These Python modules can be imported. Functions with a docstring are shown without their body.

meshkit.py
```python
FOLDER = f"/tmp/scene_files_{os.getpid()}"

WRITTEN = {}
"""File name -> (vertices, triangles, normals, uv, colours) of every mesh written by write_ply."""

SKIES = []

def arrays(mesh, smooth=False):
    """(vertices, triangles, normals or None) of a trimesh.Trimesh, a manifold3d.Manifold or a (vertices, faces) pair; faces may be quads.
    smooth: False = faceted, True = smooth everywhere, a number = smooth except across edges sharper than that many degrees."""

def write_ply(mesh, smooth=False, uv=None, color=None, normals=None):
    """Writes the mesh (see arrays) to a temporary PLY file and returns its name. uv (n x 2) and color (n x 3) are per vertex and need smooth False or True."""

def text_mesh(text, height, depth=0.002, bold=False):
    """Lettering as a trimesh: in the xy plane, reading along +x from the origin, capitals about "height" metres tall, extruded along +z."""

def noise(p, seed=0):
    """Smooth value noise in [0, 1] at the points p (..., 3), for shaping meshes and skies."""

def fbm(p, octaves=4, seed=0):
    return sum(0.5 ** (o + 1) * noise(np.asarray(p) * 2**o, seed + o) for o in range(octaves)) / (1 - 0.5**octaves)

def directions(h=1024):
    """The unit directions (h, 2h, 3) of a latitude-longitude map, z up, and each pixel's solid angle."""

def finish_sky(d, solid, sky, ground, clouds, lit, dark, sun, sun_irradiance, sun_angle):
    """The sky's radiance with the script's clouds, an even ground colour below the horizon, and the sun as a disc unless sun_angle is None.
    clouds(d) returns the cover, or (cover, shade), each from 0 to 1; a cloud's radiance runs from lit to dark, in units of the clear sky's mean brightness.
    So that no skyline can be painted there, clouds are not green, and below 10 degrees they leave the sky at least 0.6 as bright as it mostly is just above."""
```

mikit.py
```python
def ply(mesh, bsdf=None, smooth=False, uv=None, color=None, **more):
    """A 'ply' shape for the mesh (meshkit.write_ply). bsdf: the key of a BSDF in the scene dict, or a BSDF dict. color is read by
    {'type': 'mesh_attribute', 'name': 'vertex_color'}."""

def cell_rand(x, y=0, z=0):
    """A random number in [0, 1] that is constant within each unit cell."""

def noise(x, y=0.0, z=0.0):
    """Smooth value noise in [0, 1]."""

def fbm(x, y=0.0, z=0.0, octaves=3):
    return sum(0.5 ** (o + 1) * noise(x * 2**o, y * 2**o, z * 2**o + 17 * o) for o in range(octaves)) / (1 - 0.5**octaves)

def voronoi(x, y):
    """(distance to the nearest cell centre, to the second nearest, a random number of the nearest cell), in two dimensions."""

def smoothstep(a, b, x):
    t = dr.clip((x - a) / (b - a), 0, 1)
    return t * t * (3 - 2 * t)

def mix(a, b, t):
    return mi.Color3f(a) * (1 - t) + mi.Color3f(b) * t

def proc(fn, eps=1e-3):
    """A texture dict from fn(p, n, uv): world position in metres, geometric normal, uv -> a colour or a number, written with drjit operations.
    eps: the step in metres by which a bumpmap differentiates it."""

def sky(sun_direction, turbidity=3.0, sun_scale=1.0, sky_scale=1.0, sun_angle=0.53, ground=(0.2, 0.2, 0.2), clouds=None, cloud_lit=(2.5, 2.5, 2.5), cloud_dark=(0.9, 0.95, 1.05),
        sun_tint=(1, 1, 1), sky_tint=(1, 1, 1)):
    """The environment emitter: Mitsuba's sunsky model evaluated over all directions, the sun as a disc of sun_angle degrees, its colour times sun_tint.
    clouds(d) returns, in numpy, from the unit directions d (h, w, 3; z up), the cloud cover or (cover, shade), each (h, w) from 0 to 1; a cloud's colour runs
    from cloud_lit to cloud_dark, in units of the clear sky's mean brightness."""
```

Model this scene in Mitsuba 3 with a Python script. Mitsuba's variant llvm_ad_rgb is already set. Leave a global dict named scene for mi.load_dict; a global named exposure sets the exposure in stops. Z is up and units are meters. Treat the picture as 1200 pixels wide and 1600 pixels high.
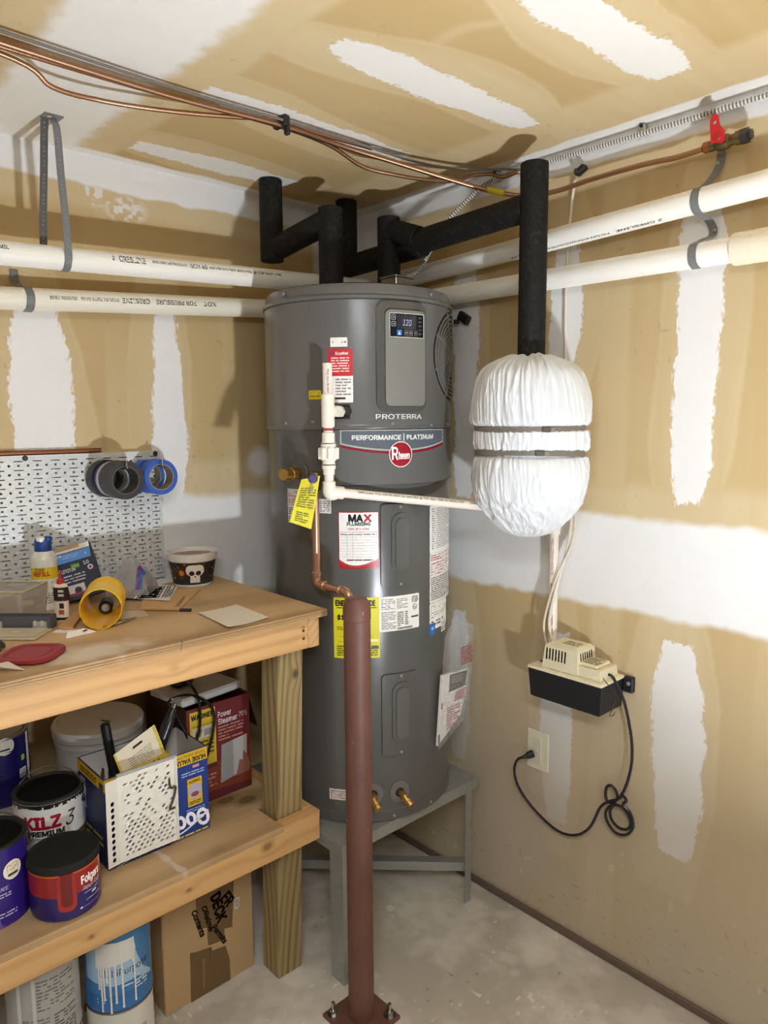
import math, random, numpy as np, trimesh, shapely, drjit as dr, mitsuba as mi, mikit, meshkit
from shapely.geometry import Polygon, Point, LineString, box as sbox
from mikit import noise, fbm, smoothstep, mix, voronoi, cell_rand
random.seed(7)
rng = np.random.default_rng(7)
T = mi.ScalarTransform4f
scene, labels = {'type': 'scene'}, {}
# ------------------------------------------------------------------ camera, light, exposure
# world: the room corner at the origin, wall_left is y = 0, wall_right is x = 0, the room lies at x < 0, y < 0
CAM = np.array([-1.90352, -2.21964, 1.66471])
FOC, PITCH, ROLL, YAW = 1137.16568, 0.124927086, -0.006682065, 0.82638966
fw = np.array([math.cos(YAW) * math.cos(PITCH), math.sin(YAW) * math.cos(PITCH), -math.sin(PITCH)])
rt = np.cross(fw, [0, 0, 1]); rt /= np.linalg.norm(rt); upv = np.cross(rt, fw)
up = -rt * math.sin(ROLL) + upv * math.cos(ROLL)
scene['camera'] = {'type': 'perspective', 'fov': 2 * math.degrees(math.atan(600 / FOC)), 'fov_axis': 'x', 'near_clip': 0.02, 'far_clip': 100.0,
                   'to_world': T().look_at(origin=CAM.tolist(), target=(CAM + fw).tolist(), up=up.tolist())}
exposure = -0.36
# even ambient light from out of view on all open sides, lightens the shade
scene['ambient_light'] = {'type': 'constant', 'radiance': {'type': 'rgb', 'value': [0.20, 0.20, 0.20]}}
LAMP_POS, LAMP_AIM, LAMP_RAD = np.array([-1.14, -2.42, 0.64]), np.array([-1.18, -2.16, 2.0]), [2080, 2240, 2420]
CEILING_RAD = [53, 57, 61]  # radiance of the unseen ceiling light


# ------------------------------------------------------------------ helpers
def lin(c):
    if isinstance(c, str):
        c = [int(c[i:i + 2], 16) for i in (0, 2, 4)]
    c = np.asarray(c, float) / 255
    return np.where(c < 0.04045, c / 12.92, ((c + 0.055) / 1.055) ** 2.4)


def rgb(v):
    return {'type': 'rgb', 'value': [float(x) for x in v]}


def vc():
    return {'type': 'mesh_attribute', 'name': 'vertex_color'}


def principled(color, rough, **k):
    return {'type': 'twosided', 'b': {'type': 'principled', 'base_color': color, 'roughness': rough, **k}}


scene['matte'] = {'type': 'twosided', 'b': {'type': 'diffuse', 'reflectance': vc()}}
scene['satin'] = principled(vc(), 0.5)
scene['gloss'] = principled(vc(), 0.25)
scene['shiny'] = principled(vc(), 0.12)
scene['metal'] = principled(vc(), 0.38, metallic=1.0)
scene['bright_metal'] = principled(vc(), 0.2, metallic=1.0)
scene['clear_film'] = {'type': 'thindielectric', 'int_ior': 1.35}


class P:
    """Collects meshes with a colour each into one part."""
    def __init__(self, mesh=None, col="808080", s=30, M=None):
        self.v, self.f, self.c, self.k = [], [], [], 0
        if mesh is not None:
            self.add(mesh, col, s, M)

    def raw(self, v, f, col):
        v = np.asarray(v, float); f = np.asarray(f, int)
        self.v.append(v); self.f.append(f + self.k); self.k += len(v)
        self.c.append(np.tile(col, (len(v), 1)) if np.ndim(col) == 1 else col)
        return self

    def add(self, mesh, col='808080', s=30, M=None):
        col = lin(col) if isinstance(col, str) or max(col) > 1.001 else np.asarray(col, float)
        m = mesh.copy()
        if M is not None:
            m.apply_transform(M)
        if s is not True:
            if s:
                m = trimesh.graph.smooth_shade(m, angle=math.radians(s), facet_minarea=None)
            else:
                m = trimesh.Trimesh(m.vertices[m.faces].reshape(-1, 3), np.arange(3 * len(m.faces)).reshape(-1, 3), process=False)
        return self.raw(m.vertices, m.faces, col)

    def mesh(self):
        return (np.vstack(self.v), np.vstack(self.f)), np.vstack(self.c)


def key_for(base):
    k, n = base, 0
    used = lambda q: q in scene or q in labels or any(x.startswith(q + '__') for x in scene)
    while used(k):
        n += 1
        k = f'{base}_{n:03d}'
    return k


def emit(key, p, mat, smooth=True, **more):
    if isinstance(p, P):
        m, c = p.mesh()
        scene[key] = mikit.ply(m, mat, smooth=True, color=c, **more)
    else:
        scene[key] = mikit.ply(p, mat, smooth=smooth, **more)
    return key


def thing(name, label, cat, group=None):
    k = key_for(name)
    labels[k] = {'label': label, 'category': cat}
    if group:
        labels[k]['group'] = group
    return k


def part(parent, name, p, mat='satin', label=None, smooth=30, **more):
    k = emit(key_for(parent + '__' + name), p, mat, smooth, **more)
    if label:
        labels[k] = {'label': label}
    return k


def solo(name, label, cat, p, mat='satin', group=None, smooth=30):
    k = thing(name, label, cat, group)
    return emit(k, p, mat, smooth)


def structure(name, p, mat, smooth=False):
    labels[name] = {'kind': 'structure'}
    return emit(name, p, mat, smooth)


def bx(x0, x1, y0, y1, z0, z1, ch=0.0):
    x0, x1 = min(x0, x1), max(x0, x1); y0, y1 = min(y0, y1), max(y0, y1); z0, z1 = min(z0, z1), max(z0, z1)
    if ch <= 0:
        m = trimesh.creation.box((x1 - x0, y1 - y0, z1 - z0)); m.apply_translation(((x0 + x1) / 2, (y0 + y1) / 2, (z0 + z1) / 2)); return m
    c = np.array([[x0, x1], [y0, y1], [z0, z1]]); pts = []
    for i in range(8):
        s = [(i >> k) & 1 for k in range(3)]
        for a in range(3):
            q = [c[k][s[k]] + (0 if k == a else (ch if s[k] == 0 else -ch)) for k in range(3)]
            pts.append(q)
    return trimesh.Trimesh(*[getattr(trimesh.convex.convex_hull(np.array(pts)), k) for k in ('vertices', 'faces')], process=False)


def obox(center, size, rz=0, ch=0.001, rx=0, ry=0):
    m = bx(-size[0] / 2, size[0] / 2, -size[1] / 2, size[1] / 2, -size[2] / 2, size[2] / 2, ch)
    m.apply_transform(trimesh.transformations.euler_matrix(rx, ry, rz)); m.apply_translation(center); return m


def frame_of(d):
    d = np.asarray(d, float) / np.linalg.norm(d)
    a = np.cross([0, 0, 1.0] if abs(d[2]) < 0.95 else [1.0, 0, 0], d); a /= np.linalg.norm(a)
    return a, np.cross(d, a), d


def mat4(origin, ex, ey, ez):
    M = np.eye(4); M[:3, 0], M[:3, 1], M[:3, 2], M[:3, 3] = ex, ey, ez, origin; return M


def lathe(prof, n=48, a0=0, a1=2 * math.pi):
    prof = np.asarray(prof, float); full = abs(a1 - a0 - 2 * math.pi) < 1e-6
    m = n if full else n + 1
    ang = a0 + (a1 - a0) * np.arange(m) / n
    v = np.stack([np.outer(np.cos(ang), prof[:, 0]), np.outer(np.sin(ang), prof[:, 0]), np.tile(prof[:, 1], (m, 1))], -1).reshape(-1, 3)
    L, f = len(prof), []
    for i in range(m if full else m - 1):
        j = (i + 1) % m
        for k in range(L - 1):
            a, b, c, d = i * L + k, j * L + k, j * L + k + 1, i * L + k + 1
            if prof[k, 0] > 1e-9:
                f.append((a, b, c))
            if prof[k + 1, 0] > 1e-9:
                f.append((a, c, d))
    t = trimesh.Trimesh(v, np.array(f), process=False)
    t.merge_vertices()
    return t


def lathe_at(prof, p, d=(0, 0, 1), n=32):
    m = lathe(prof, n); a, b, c = frame_of(d); m.apply_transform(mat4(p, a, b, c)); return m


def cyl(p0, p1, r0, r1=None, n=24, bev=0.0):
    p0, p1 = np.asarray(p0, float), np.asarray(p1, float); L = np.linalg.norm(p1 - p0); r1 = r0 if r1 is None else r1
    pr = [(0, 0), (r0 - bev, 0), (r0, bev), (r1, L - bev), (r1 - bev, L), (0, L)] if bev > 0 else [(0, 0), (r0, 0), (r1, L), (0, L)]
    return lathe_at(pr, p0, p1 - p0, n)


def spline(pts, k=8):
    p = np.asarray(pts, float); q = np.vstack([2 * p[0] - p[1], p, 2 * p[-1] - p[-2]]); out = []
    for i in range(len(p) - 1):
        a, b, c, d = q[i:i + 4]
        for t in np.arange(k) / k:
            out.append(0.5 * (2 * b + (c - a) * t + (2 * a - 5 * b + 4 * c - d) * t * t + (3 * b - 3 * c + d - a) * t ** 3))
    return np.vstack([out, p[-1:]])


def tube(pts, r, n=12, cap=True):
    p = np.asarray(pts, float); t = np.gradient(p, axis=0); t /= np.linalg.norm(t, axis=1, keepdims=True) + 1e-12
    a = frame_of(t[0])[0]; rings = []; rr = np.broadcast_to(r, (len(p),)); ang = np.arange(n) * 2 * np.pi / n
    for i in range(len(p)):
        a = a - t[i] * (a @ t[i]); a /= np.linalg.norm(a); b = np.cross(t[i], a)
        rings.append(p[i] + rr[i] * (np.outer(np.cos(ang), a) + np.outer(np.sin(ang), b)))
    v = np.vstack(rings); f = []
    for i in range(len(p) - 1):
        for j in range(n):
            q = (j + 1) % n
            f += [(i * n + j, i * n + q, (i + 1) * n + q), (i * n + j, (i + 1) * n + q, (i + 1) * n + j)]
    if cap:
        v = np.vstack([v, p[:1], p[-1:]]); e = (len(p) - 1) * n
        for j in range(n):
            q = (j + 1) % n
            f += [(len(v) - 2, q, j), (len(v) - 1, e + j, e + q)]
    return trimesh.Trimesh(v, np.array(f), process=False)


def ribbon(pts, width, thick):
    """A bent strap: pts along its length, width (n x 3 vectors), thickness."""
    p = np.asarray(pts, float); w = np.broadcast_to(np.asarray(width, float), p.shape)
    t = np.gradient(p, axis=0); t /= np.linalg.norm(t, axis=1, keepdims=True)
    n = np.cross(t, w); n /= np.linalg.norm(n, axis=1, keepdims=True)
    ring = np.stack([p - w / 2 - n * thick / 2, p + w / 2 - n * thick / 2, p + w / 2 + n * thick / 2, p - w / 2 + n * thick / 2], 1).reshape(-1, 3)
    f = []
    for i in range(len(p) - 1):
        for j in range(4):
            q = (j + 1) % 4
            f += [(4 * i + j, 4 * i + q, 4 * i + 4 + q), (4 * i + j, 4 * i + 4 + q, 4 * i + 4 + j)]
    e = 4 * (len(p) - 1)
    f += [(0, 2, 1), (0, 3, 2), (e, e + 1, e + 2), (e, e + 2, e + 3)]
    return trimesh.Trimesh(ring, np.array(f), process=False)


def prism(poly, h, z0=0.0):
    g = list(getattr(poly, 'geoms', [poly]))
    m = trimesh.util.concatenate([trimesh.creation.extrude_polygon(q, h, engine='earcut') for q in g]); m.apply_translation((0, 0, z0)); return m


def rrect(x0, y0, x1, y1, r, n=5):
    return sbox(x0 + r, y0 + r, x1 - r, y1 - r).buffer(r, quad_segs=n)


def hull(*pts):
    h = trimesh.convex.convex_hull(np.vstack(pts)); return trimesh.Trimesh(h.vertices, h.faces, process=False)


_text = {}


def text2d(s, bold=False):
    """Flat triangles of a line of lettering, capitals 1 tall."""
    if (s, bold) not in _text:
        m = meshkit.text_mesh(s, 1.0, 0.01, bold)
        n = m.face_normals[:, 2] > 0.9
        f = m.faces[n]; idx, inv = np.unique(f, return_inverse=True)
        _text[(s, bold)] = (m.vertices[idx][:, :2], inv.reshape(-1, 3))
    return _text[(s, bold)]


class Sheet:
    """A flat print: layers of coloured shapes in (u, v) metres, later laid onto a plane or wrapped round a cylinder."""
    def __init__(self, step=0.00012):
        self.items, self.n, self.step, self.hold = [], 0, step, False

    def _put(self, v, f, col, big=False):
        self.items.append((np.asarray(v, float), np.asarray(f), lin(col), self.n * self.step, big)); self.n += 0 if self.hold else 1
        return self

    def poly(self, g, col):
        g = g if hasattr(g, 'geom_type') else Polygon(g)
        vs, fs, k = [], [], 0
        for q in getattr(g, 'geoms', [g]):
            if q.geom_type != 'Polygon' or q.area < 1e-9:
                continue
            v, f = trimesh.creation.triangulate_polygon(q, engine='earcut')
            vs.append(v[:, :2]); fs.append(f + k); k += len(v)
        return self._put(np.vstack(vs), np.vstack(fs), col, True) if vs else self

    def rect(self, x0, y0, x1, y1, col, r=0):
        return self.poly(rrect(x0, y0, x1, y1, r, 3) if r else sbox(x0, y0, x1, y1), col)

    def text(self, s, x, y, h, col, a='c', bold=False, w=None, rot=0, slant=0, heavy=0.0):
        v, f = text2d(s, bold); v = v * h
        lo, hi = v[:, 0].min(), v[:, 0].max()
        if w:
            v = v * [w / (hi - lo), 1]; lo, hi = v[:, 0].min(), v[:, 0].max()
        v = v - [{'c': (lo + hi) / 2, 'l': lo, 'r': hi}[a], h / 2]
        if slant:
            v = np.stack([v[:, 0] + slant * v[:, 1], v[:, 1]], 1)
        if rot:
            c, q = math.cos(math.radians(rot)), math.sin(math.radians(rot)); v = v @ np.array([[c, q], [-q, c]])
        if heavy:
            k = np.array([(-heavy, 0), (heavy, 0), (0, heavy), (0, -heavy), (0, 0)]); n = len(v)
            v, f = np.vstack([v + d for d in k]), np.vstack([f + n * i for i in range(5)])
        return self._put(v + [x, y], f, col)

    def lines(self, x0, y0, x1, y1, rows, col, fill=0.92, hfrac=0.5, seed=1):
        r = random.Random(seed); v, f = [], []
        dy = (y1 - y0) / rows
        for i in range(rows):
            x, yb = x0, y1 - (i + 0.5 + hfrac / 2) * dy; end = x0 + (x1 - x0) * (1 if r.random() < fill else r.uniform(0.4, 0.85))
            while x < end:
                w = min(dy * r.uniform(1.2, 4.2), end - x)
                if w < dy * 0.3:
                    break
                k = len(v); v += [(x, yb), (x + w, yb), (x + w, yb + dy * hfrac), (x, yb + dy * hfrac)]; f += [(k, k + 1, k + 2), (k, k + 2, k + 3)]
                x += w + dy * 0.45
        return self._put(v, f, col)

    def flat(self, p, o, ex, ey, lift=0.0004):
        ex, ey, o = np.asarray(ex, float), np.asarray(ey, float), np.asarray(o, float); n = np.cross(ex, ey); n /= np.linalg.norm(n)
        for v, f, c, w, big in self.items:
            p.raw(o + v[:, :1] * ex + v[:, 1:] * ey + n * (w + lift), f, c)
        return p

    def wrap(self, p, c, R, th0, z0=0.0, lift=0.0005):
        """u = 0 at the angle th0 (degrees), u grows to the right seen from outside."""
        for v, f, col, w, big in self.items:
            v3 = np.c_[v, np.zeros(len(v))]
            if big:
                v3, f = trimesh.remesh.subdivide_to_size(v3, f, 0.008 if R > .2 else 0.006, max_iter=14)
            a = math.radians(th0) + v3[:, 0] / R; r = R + lift + w
            p.raw(np.stack([c[0] + r * np.cos(a), c[1] + r * np.sin(a), z0 + v3[:, 1]], 1), f, col)
        return p


def wrap_mesh(m, c, R, th0, z0, size=0.02):
    v, f = trimesh.remesh.subdivide_to_size(m.vertices, m.faces, size, max_iter=12)
    a = math.radians(th0) + v[:, 0] / R; r = R + v[:, 2]
    t = trimesh.Trimesh(np.stack([c[0] + r * np.cos(a), c[1] + r * np.sin(a), z0 + v[:, 1]], 1), f, process=False); t.merge_vertices(); return t


def screw(p, d, r=0.005, col='dedcd6'):
    return lathe_at([(0, 0.003), (r * 0.6, 0.0026), (r, 0.0008), (r, -0.001)][::-1], p, d, 10)


# ------------------------------------------------------------------ procedural materials
MUD, PAPER, FILM = [lin(c).tolist() for c in ('ecebe9', 'c2a97c', 'd2bf9a')]


def times(c, k):
    return [float(x) * k for x in c]


def strip(u, v, u0, v0, v1, hw, seed, taper=0.25, halo=1.9):
    """1 inside a trowelled strip of joint compound standing along v, and a wider 'skimmed' halo."""
    wob = (noise(v * 3.0, seed * 1.7, 2.0) - 0.5) * 0.022
    wid = hw * (0.86 + 0.28 * noise(v * 5.0, seed * 3.1, 5.0))
    rag = (fbm(u * 70.0, v * 40.0, seed * 1.0, 3) - 0.5) * 0.012 + (noise(u * 210.0, v * 120.0, seed * 1.0) - 0.5) * 0.012 + (noise(u * 14.0, v * 14.0, seed * 2.0) - 0.5) * 0.012
    end = dr.minimum(v - v0, v1 - v)
    wid2 = wid * dr.sqrt(dr.clip(0.30 + end / taper, 0.30, 1.0))
    d = dr.maximum(dr.abs(u - u0 - wob) - wid2, -end) + rag
    off = (noise(v * 2.0, seed * 5.1, 8.0) - 0.5) * 0.10
    dh = dr.maximum(dr.abs(u - u0 - off) - hw * halo * dr.sqrt(dr.clip(0.3 + (end + 0.12) / 0.4, 0.3, 1.0)), -end - 0.12)
    edge = smoothstep(0.012, 0.0, dr.abs(dh + 0.004)) * 0.25
    return smoothstep(0.004, -0.005, d), dr.minimum(smoothstep(0.008, -0.012, dh + rag * 0.5) * 0.62 + smoothstep(0.0, -0.07, dh) * 0.25 + edge, 1.0)


def drywall(u, v, strips, extra, halo=1.9, film=0.7):
    m, h = mi.Float(0), mi.Float(0)
    for s in strips:
        a, b = strip(u, v, *s, halo=halo)
        m, h = dr.maximum(m, a), dr.maximum(h, b)
    ex, eh = extra(u, v)
    m = dr.maximum(m, ex); h = dr.maximum(h, eh)
    blot = fbm(u * 2.6, v * 2.0, 4.0, 3)
    streak = fbm(u * 14.0, v * 1.2, 9.0, 3)
    base = mix(times(PAPER, .95), times(PAPER, 1.05), blot)
    base = mix(base, mi.Color3f(FILM), dr.clip(h * film + smoothstep(0.45, 0.75, streak) * 0.22, 0, 0.95))
    mud = mix(times(MUD, .96), MUD, fbm(u * 6.0, v * 6.0, 2.0, 3))
    c = mix(base, mud, m * (0.95 + 0.05 * noise(u * 60.0, v * 60.0, 1.0)))
    speck = smoothstep(0.90, 0.94, noise(u * 60.0, v * 60.0, 3.0)) * smoothstep(0.6, 0.8, noise(u * 7.0, v * 7.0, 8.0)) * 0.12
    return c * (1 - speck * (1 - m * 0.8))


def band(x, lo, hi, u, v, rag=0.012, soft=0.006):
    r = (fbm(u * 14.0, v * 14.0, 1.0, 3) - 0.5) * rag * 2
    return smoothstep(-soft, soft, x - lo + r) * smoothstep(soft, -soft, x - hi + r)


def left_fn(p, n, uv):
    u, v = p.x, p.z
    def extra(u, v):
        m = dr.maximum(band(v, 2.352, 2.6, u, v), band(v, 1.06, 1.415, u, v, 0.02, 0.02))
        m = dr.maximum(m, smoothstep(-0.22, -0.19, u + (fbm(u * 9, v * 9, 3.0, 2) - .5) * .06))
        sm = smoothstep(0.085, 0.03, dr.sqrt(dr.square(u + 0.915) + dr.square((v - 2.305) * 1.5))) + smoothstep(0.05, 0.02, dr.sqrt(dr.square(u + 1.01) + dr.square(v - 2.335)))
        m = dr.maximum(m, dr.clip(sm, 0, 1) * smoothstep(0.42, 0.62, fbm(u * 70.0, v * 70.0, 6.0, 2)) * 0.75)
        m = dr.maximum(m, smoothstep(0.07, 0.03, dr.sqrt(dr.square(u + 0.46) + dr.square(v - 1.52))) * 0.8)
        h = dr.maximum(smoothstep(0.05, 0.0, dr.abs(v - 2.33) - 0.02), smoothstep(0.06, 0.0, dr.abs(v - 1.46) - 0.04))
        h = dr.maximum(h, smoothstep(0.02, 0.0, dr.abs(u + 1.0 - 0.02 * v) - 0.03) * 0.5 * smoothstep(2.1, 1.7, v))
        return m, h
    return drywall(u, v, [(-1.195, 1.40, 2.02, 0.076, 1, 0.2), (-0.80, 1.38, 2.02, 0.058, 2, 0.3), (-1.6, 1.4, 2.0, 0.07, 3, 0.2)], extra)


def right_fn(p, n, uv):
    u, v = p.y, p.z
    def extra(u, v):
        m = dr.maximum(band(v, 2.378, 2.6, u, v, 0.006), band(v, 1.113, 1.385, u, v, 0.014, 0.012))
        m = dr.maximum(m, smoothstep(-0.20, -0.17, u + (fbm(u * 9, v * 9, 3.0, 2) - .5) * .06))
        m = dr.maximum(m, smoothstep(0.014, 0.004, dr.abs(u + 1.36 + .01 * dr.sin(v * 20)) + dr.abs(v - 0.28) * .3) * 0.3)
        h = dr.maximum(smoothstep(0.06, 0.0, dr.abs(v - 1.40) - 0.05), smoothstep(0.05, 0.0, dr.abs(v - 2.36) - 0.02))
        h = dr.maximum(h, smoothstep(0.03, 0.0, dr.abs(u + 1.12) - 0.035) * 0.7)
        return m, h
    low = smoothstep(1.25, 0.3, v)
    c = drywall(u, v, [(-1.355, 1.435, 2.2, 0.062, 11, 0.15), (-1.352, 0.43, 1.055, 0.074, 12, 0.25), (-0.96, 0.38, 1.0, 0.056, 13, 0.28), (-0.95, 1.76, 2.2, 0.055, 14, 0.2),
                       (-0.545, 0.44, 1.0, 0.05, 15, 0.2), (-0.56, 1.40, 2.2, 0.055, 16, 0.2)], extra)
    patchy = smoothstep(0.45, 0.7, fbm(u * 2.5, v * 1.8, 12.0, 3))
    c = mix(c, mi.Color3f(0.50, 0.425, 0.325), low * (0.55 + patchy * 0.35))  # wall tone turns grayer and darker towards the bottom
    scuff = smoothstep(0.80, 0.88, fbm(u * 30.0, v * 30.0, 21.0, 3)) * smoothstep(0.7, 0.1, v)
    c = mix(c, mi.Color3f(0.75, 0.7, 0.62), scuff * 0.3)
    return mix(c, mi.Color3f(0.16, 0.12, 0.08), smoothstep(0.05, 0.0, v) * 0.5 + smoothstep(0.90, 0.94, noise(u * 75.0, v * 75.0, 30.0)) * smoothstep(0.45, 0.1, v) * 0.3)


def ceil_fn(p, n, uv):
    u, v = p.y, p.x          # strips run along x
    def extra(a, b):
        m = smoothstep(-1.37, -1.32, b + (fbm(a * 30, b * 30, 3.0, 3) - .5) * .03) * smoothstep(-1.04, -1.09, b + (fbm(a * 30, b * 30, 5.0, 3) - .5) * .03)
        m = dr.maximum(m, smoothstep(-0.065, -0.05, b + (fbm(a * 12, b * 12, 3.0, 2) - .5) * .02))
        m = dr.maximum(m, smoothstep(-0.05, -0.03, a + (fbm(a * 12, b * 12, 8.0, 2) - .5) * .02))
        h = smoothstep(0.012, -0.03, dr.abs(b + 1.20) - 0.24 + (fbm(a * 4, b * 4, 2.0, 2) - .5) * .03)
        h = dr.maximum(h, smoothstep(0.05, -0.01, -0.24 - b) * 0.8)
        ring = smoothstep(0.02, 0.0, dr.abs(dr.sqrt(dr.square((b + 0.42) * 0.62) + dr.square(a + 1.15)) - 0.19)) * 0.6
        return m, dr.maximum(h, ring)
    c = drywall(u, v, [(-0.975, -0.88, -0.22, 0.055, 21, 0.2), (-1.365, -0.75, -0.22, 0.06, 22, 0.15), (-0.585, -0.97, -0.31, 0.05, 23, 0.3), (-0.165, -0.95, -0.42, 0.055, 24, 0.3),
                       (-1.77, -0.9, -0.2, 0.06, 25, 0.2)], extra, 2.3, 0.95)
    return c * mi.Color3f(1.02, 1.0, 0.96)


def floor_fn(p, n, uv):
    a = fbm(p.x * 4.0, p.y * 4.0, 0.0, 4); b = fbm(p.x * 26.0, p.y * 26.0, 3.0, 3)
    c = mix([0.45, 0.405, 0.33], [0.70, 0.65, 0.56], smoothstep(0.3, 0.75, a * 0.75 + b * 0.25))
    pale = smoothstep(0.60, 0.72, fbm(p.x * 7.0, p.y * 7.0, 9.0, 3)) * 0.35
    c = mix(c, mi.Color3f(0.72, 0.67, 0.58), pale)
    fleck = smoothstep(0.86, 0.90, noise(p.x * 60.0, p.y * 60.0, 1.0)) * smoothstep(0.5, 0.7, noise(p.x * 9.0, p.y * 9.0, 5.0))
    c = mix(c, mi.Color3f(0.80, 0.75, 0.65), fleck * 0.6)
    dark = smoothstep(0.91, 0.95, noise(p.x * 65.0, p.y * 65.0, 7.0)) * smoothstep(0.5, 0.7, noise(p.x * 8.0, p.y * 8.0, 2.0))
    return mix(c, mi.Color3f(0.12, 0.10, 0.08), dark * 0.5)


def wood(lo, hi, axis, ring=26.0, knot=None, fine=0.25, warp=0.05, sharp=1.0):
    """ring = growth lines per metre across the board, warp = how far they wander (metres)."""
    def fn(p, n, uv):
        l, a, b = (p.x, p.y, p.z) if axis == 'x' else (p.y, p.x, p.z) if axis == 'y' else (p.z, p.x, p.y)
        w = (fbm(l * 1.3, a * 4.0, b * 4.0, 3) - 0.5) * warp + (noise(l * 0.7, 3.0, a * 2.0) - 0.5) * warp
        r = dr.sqrt(dr.square(a + 0.21 + w) + dr.square((b - 0.2) * 0.8 + w * 0.7))
        kk = mi.Float(0)
        for (kl, ka, kb, kr) in knot or []:
            d = dr.sqrt(dr.square((l - kl) * 0.6) + dr.square(a - ka) + dr.square(b - kb)) / kr
            kk += dr.exp(-d * d * 0.18) * kr * 1.2
        g = 0.5 + 0.5 * dr.sin((r + kk) * ring * 6.2832)
        g = g * 0.75 + 0.25 * noise(r * ring * 2.7, l * 1.2, 4.0)
        f = noise(l * 7.0, a * 300.0, b * 300.0)
        t = dr.clip((1 - (1 - g) ** (1.0 + sharp)) * (1 - fine) + f * fine, 0, 1)
        c = mix(lo, hi, t)
        for (kl, ka, kb, kr) in knot or []:
            d = dr.sqrt(dr.square((l - kl) * 0.7) + dr.square(a - ka) + dr.square(b - kb)) / kr
            c = mix(c, mi.Color3f(times(lo, .30)), smoothstep(1.0, 0.6, d) * 0.85)
            c = mix(c, mi.Color3f(times(lo, .72)), smoothstep(1.8, 1.0, d) * 0.5)
        return c
    return fn


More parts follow.
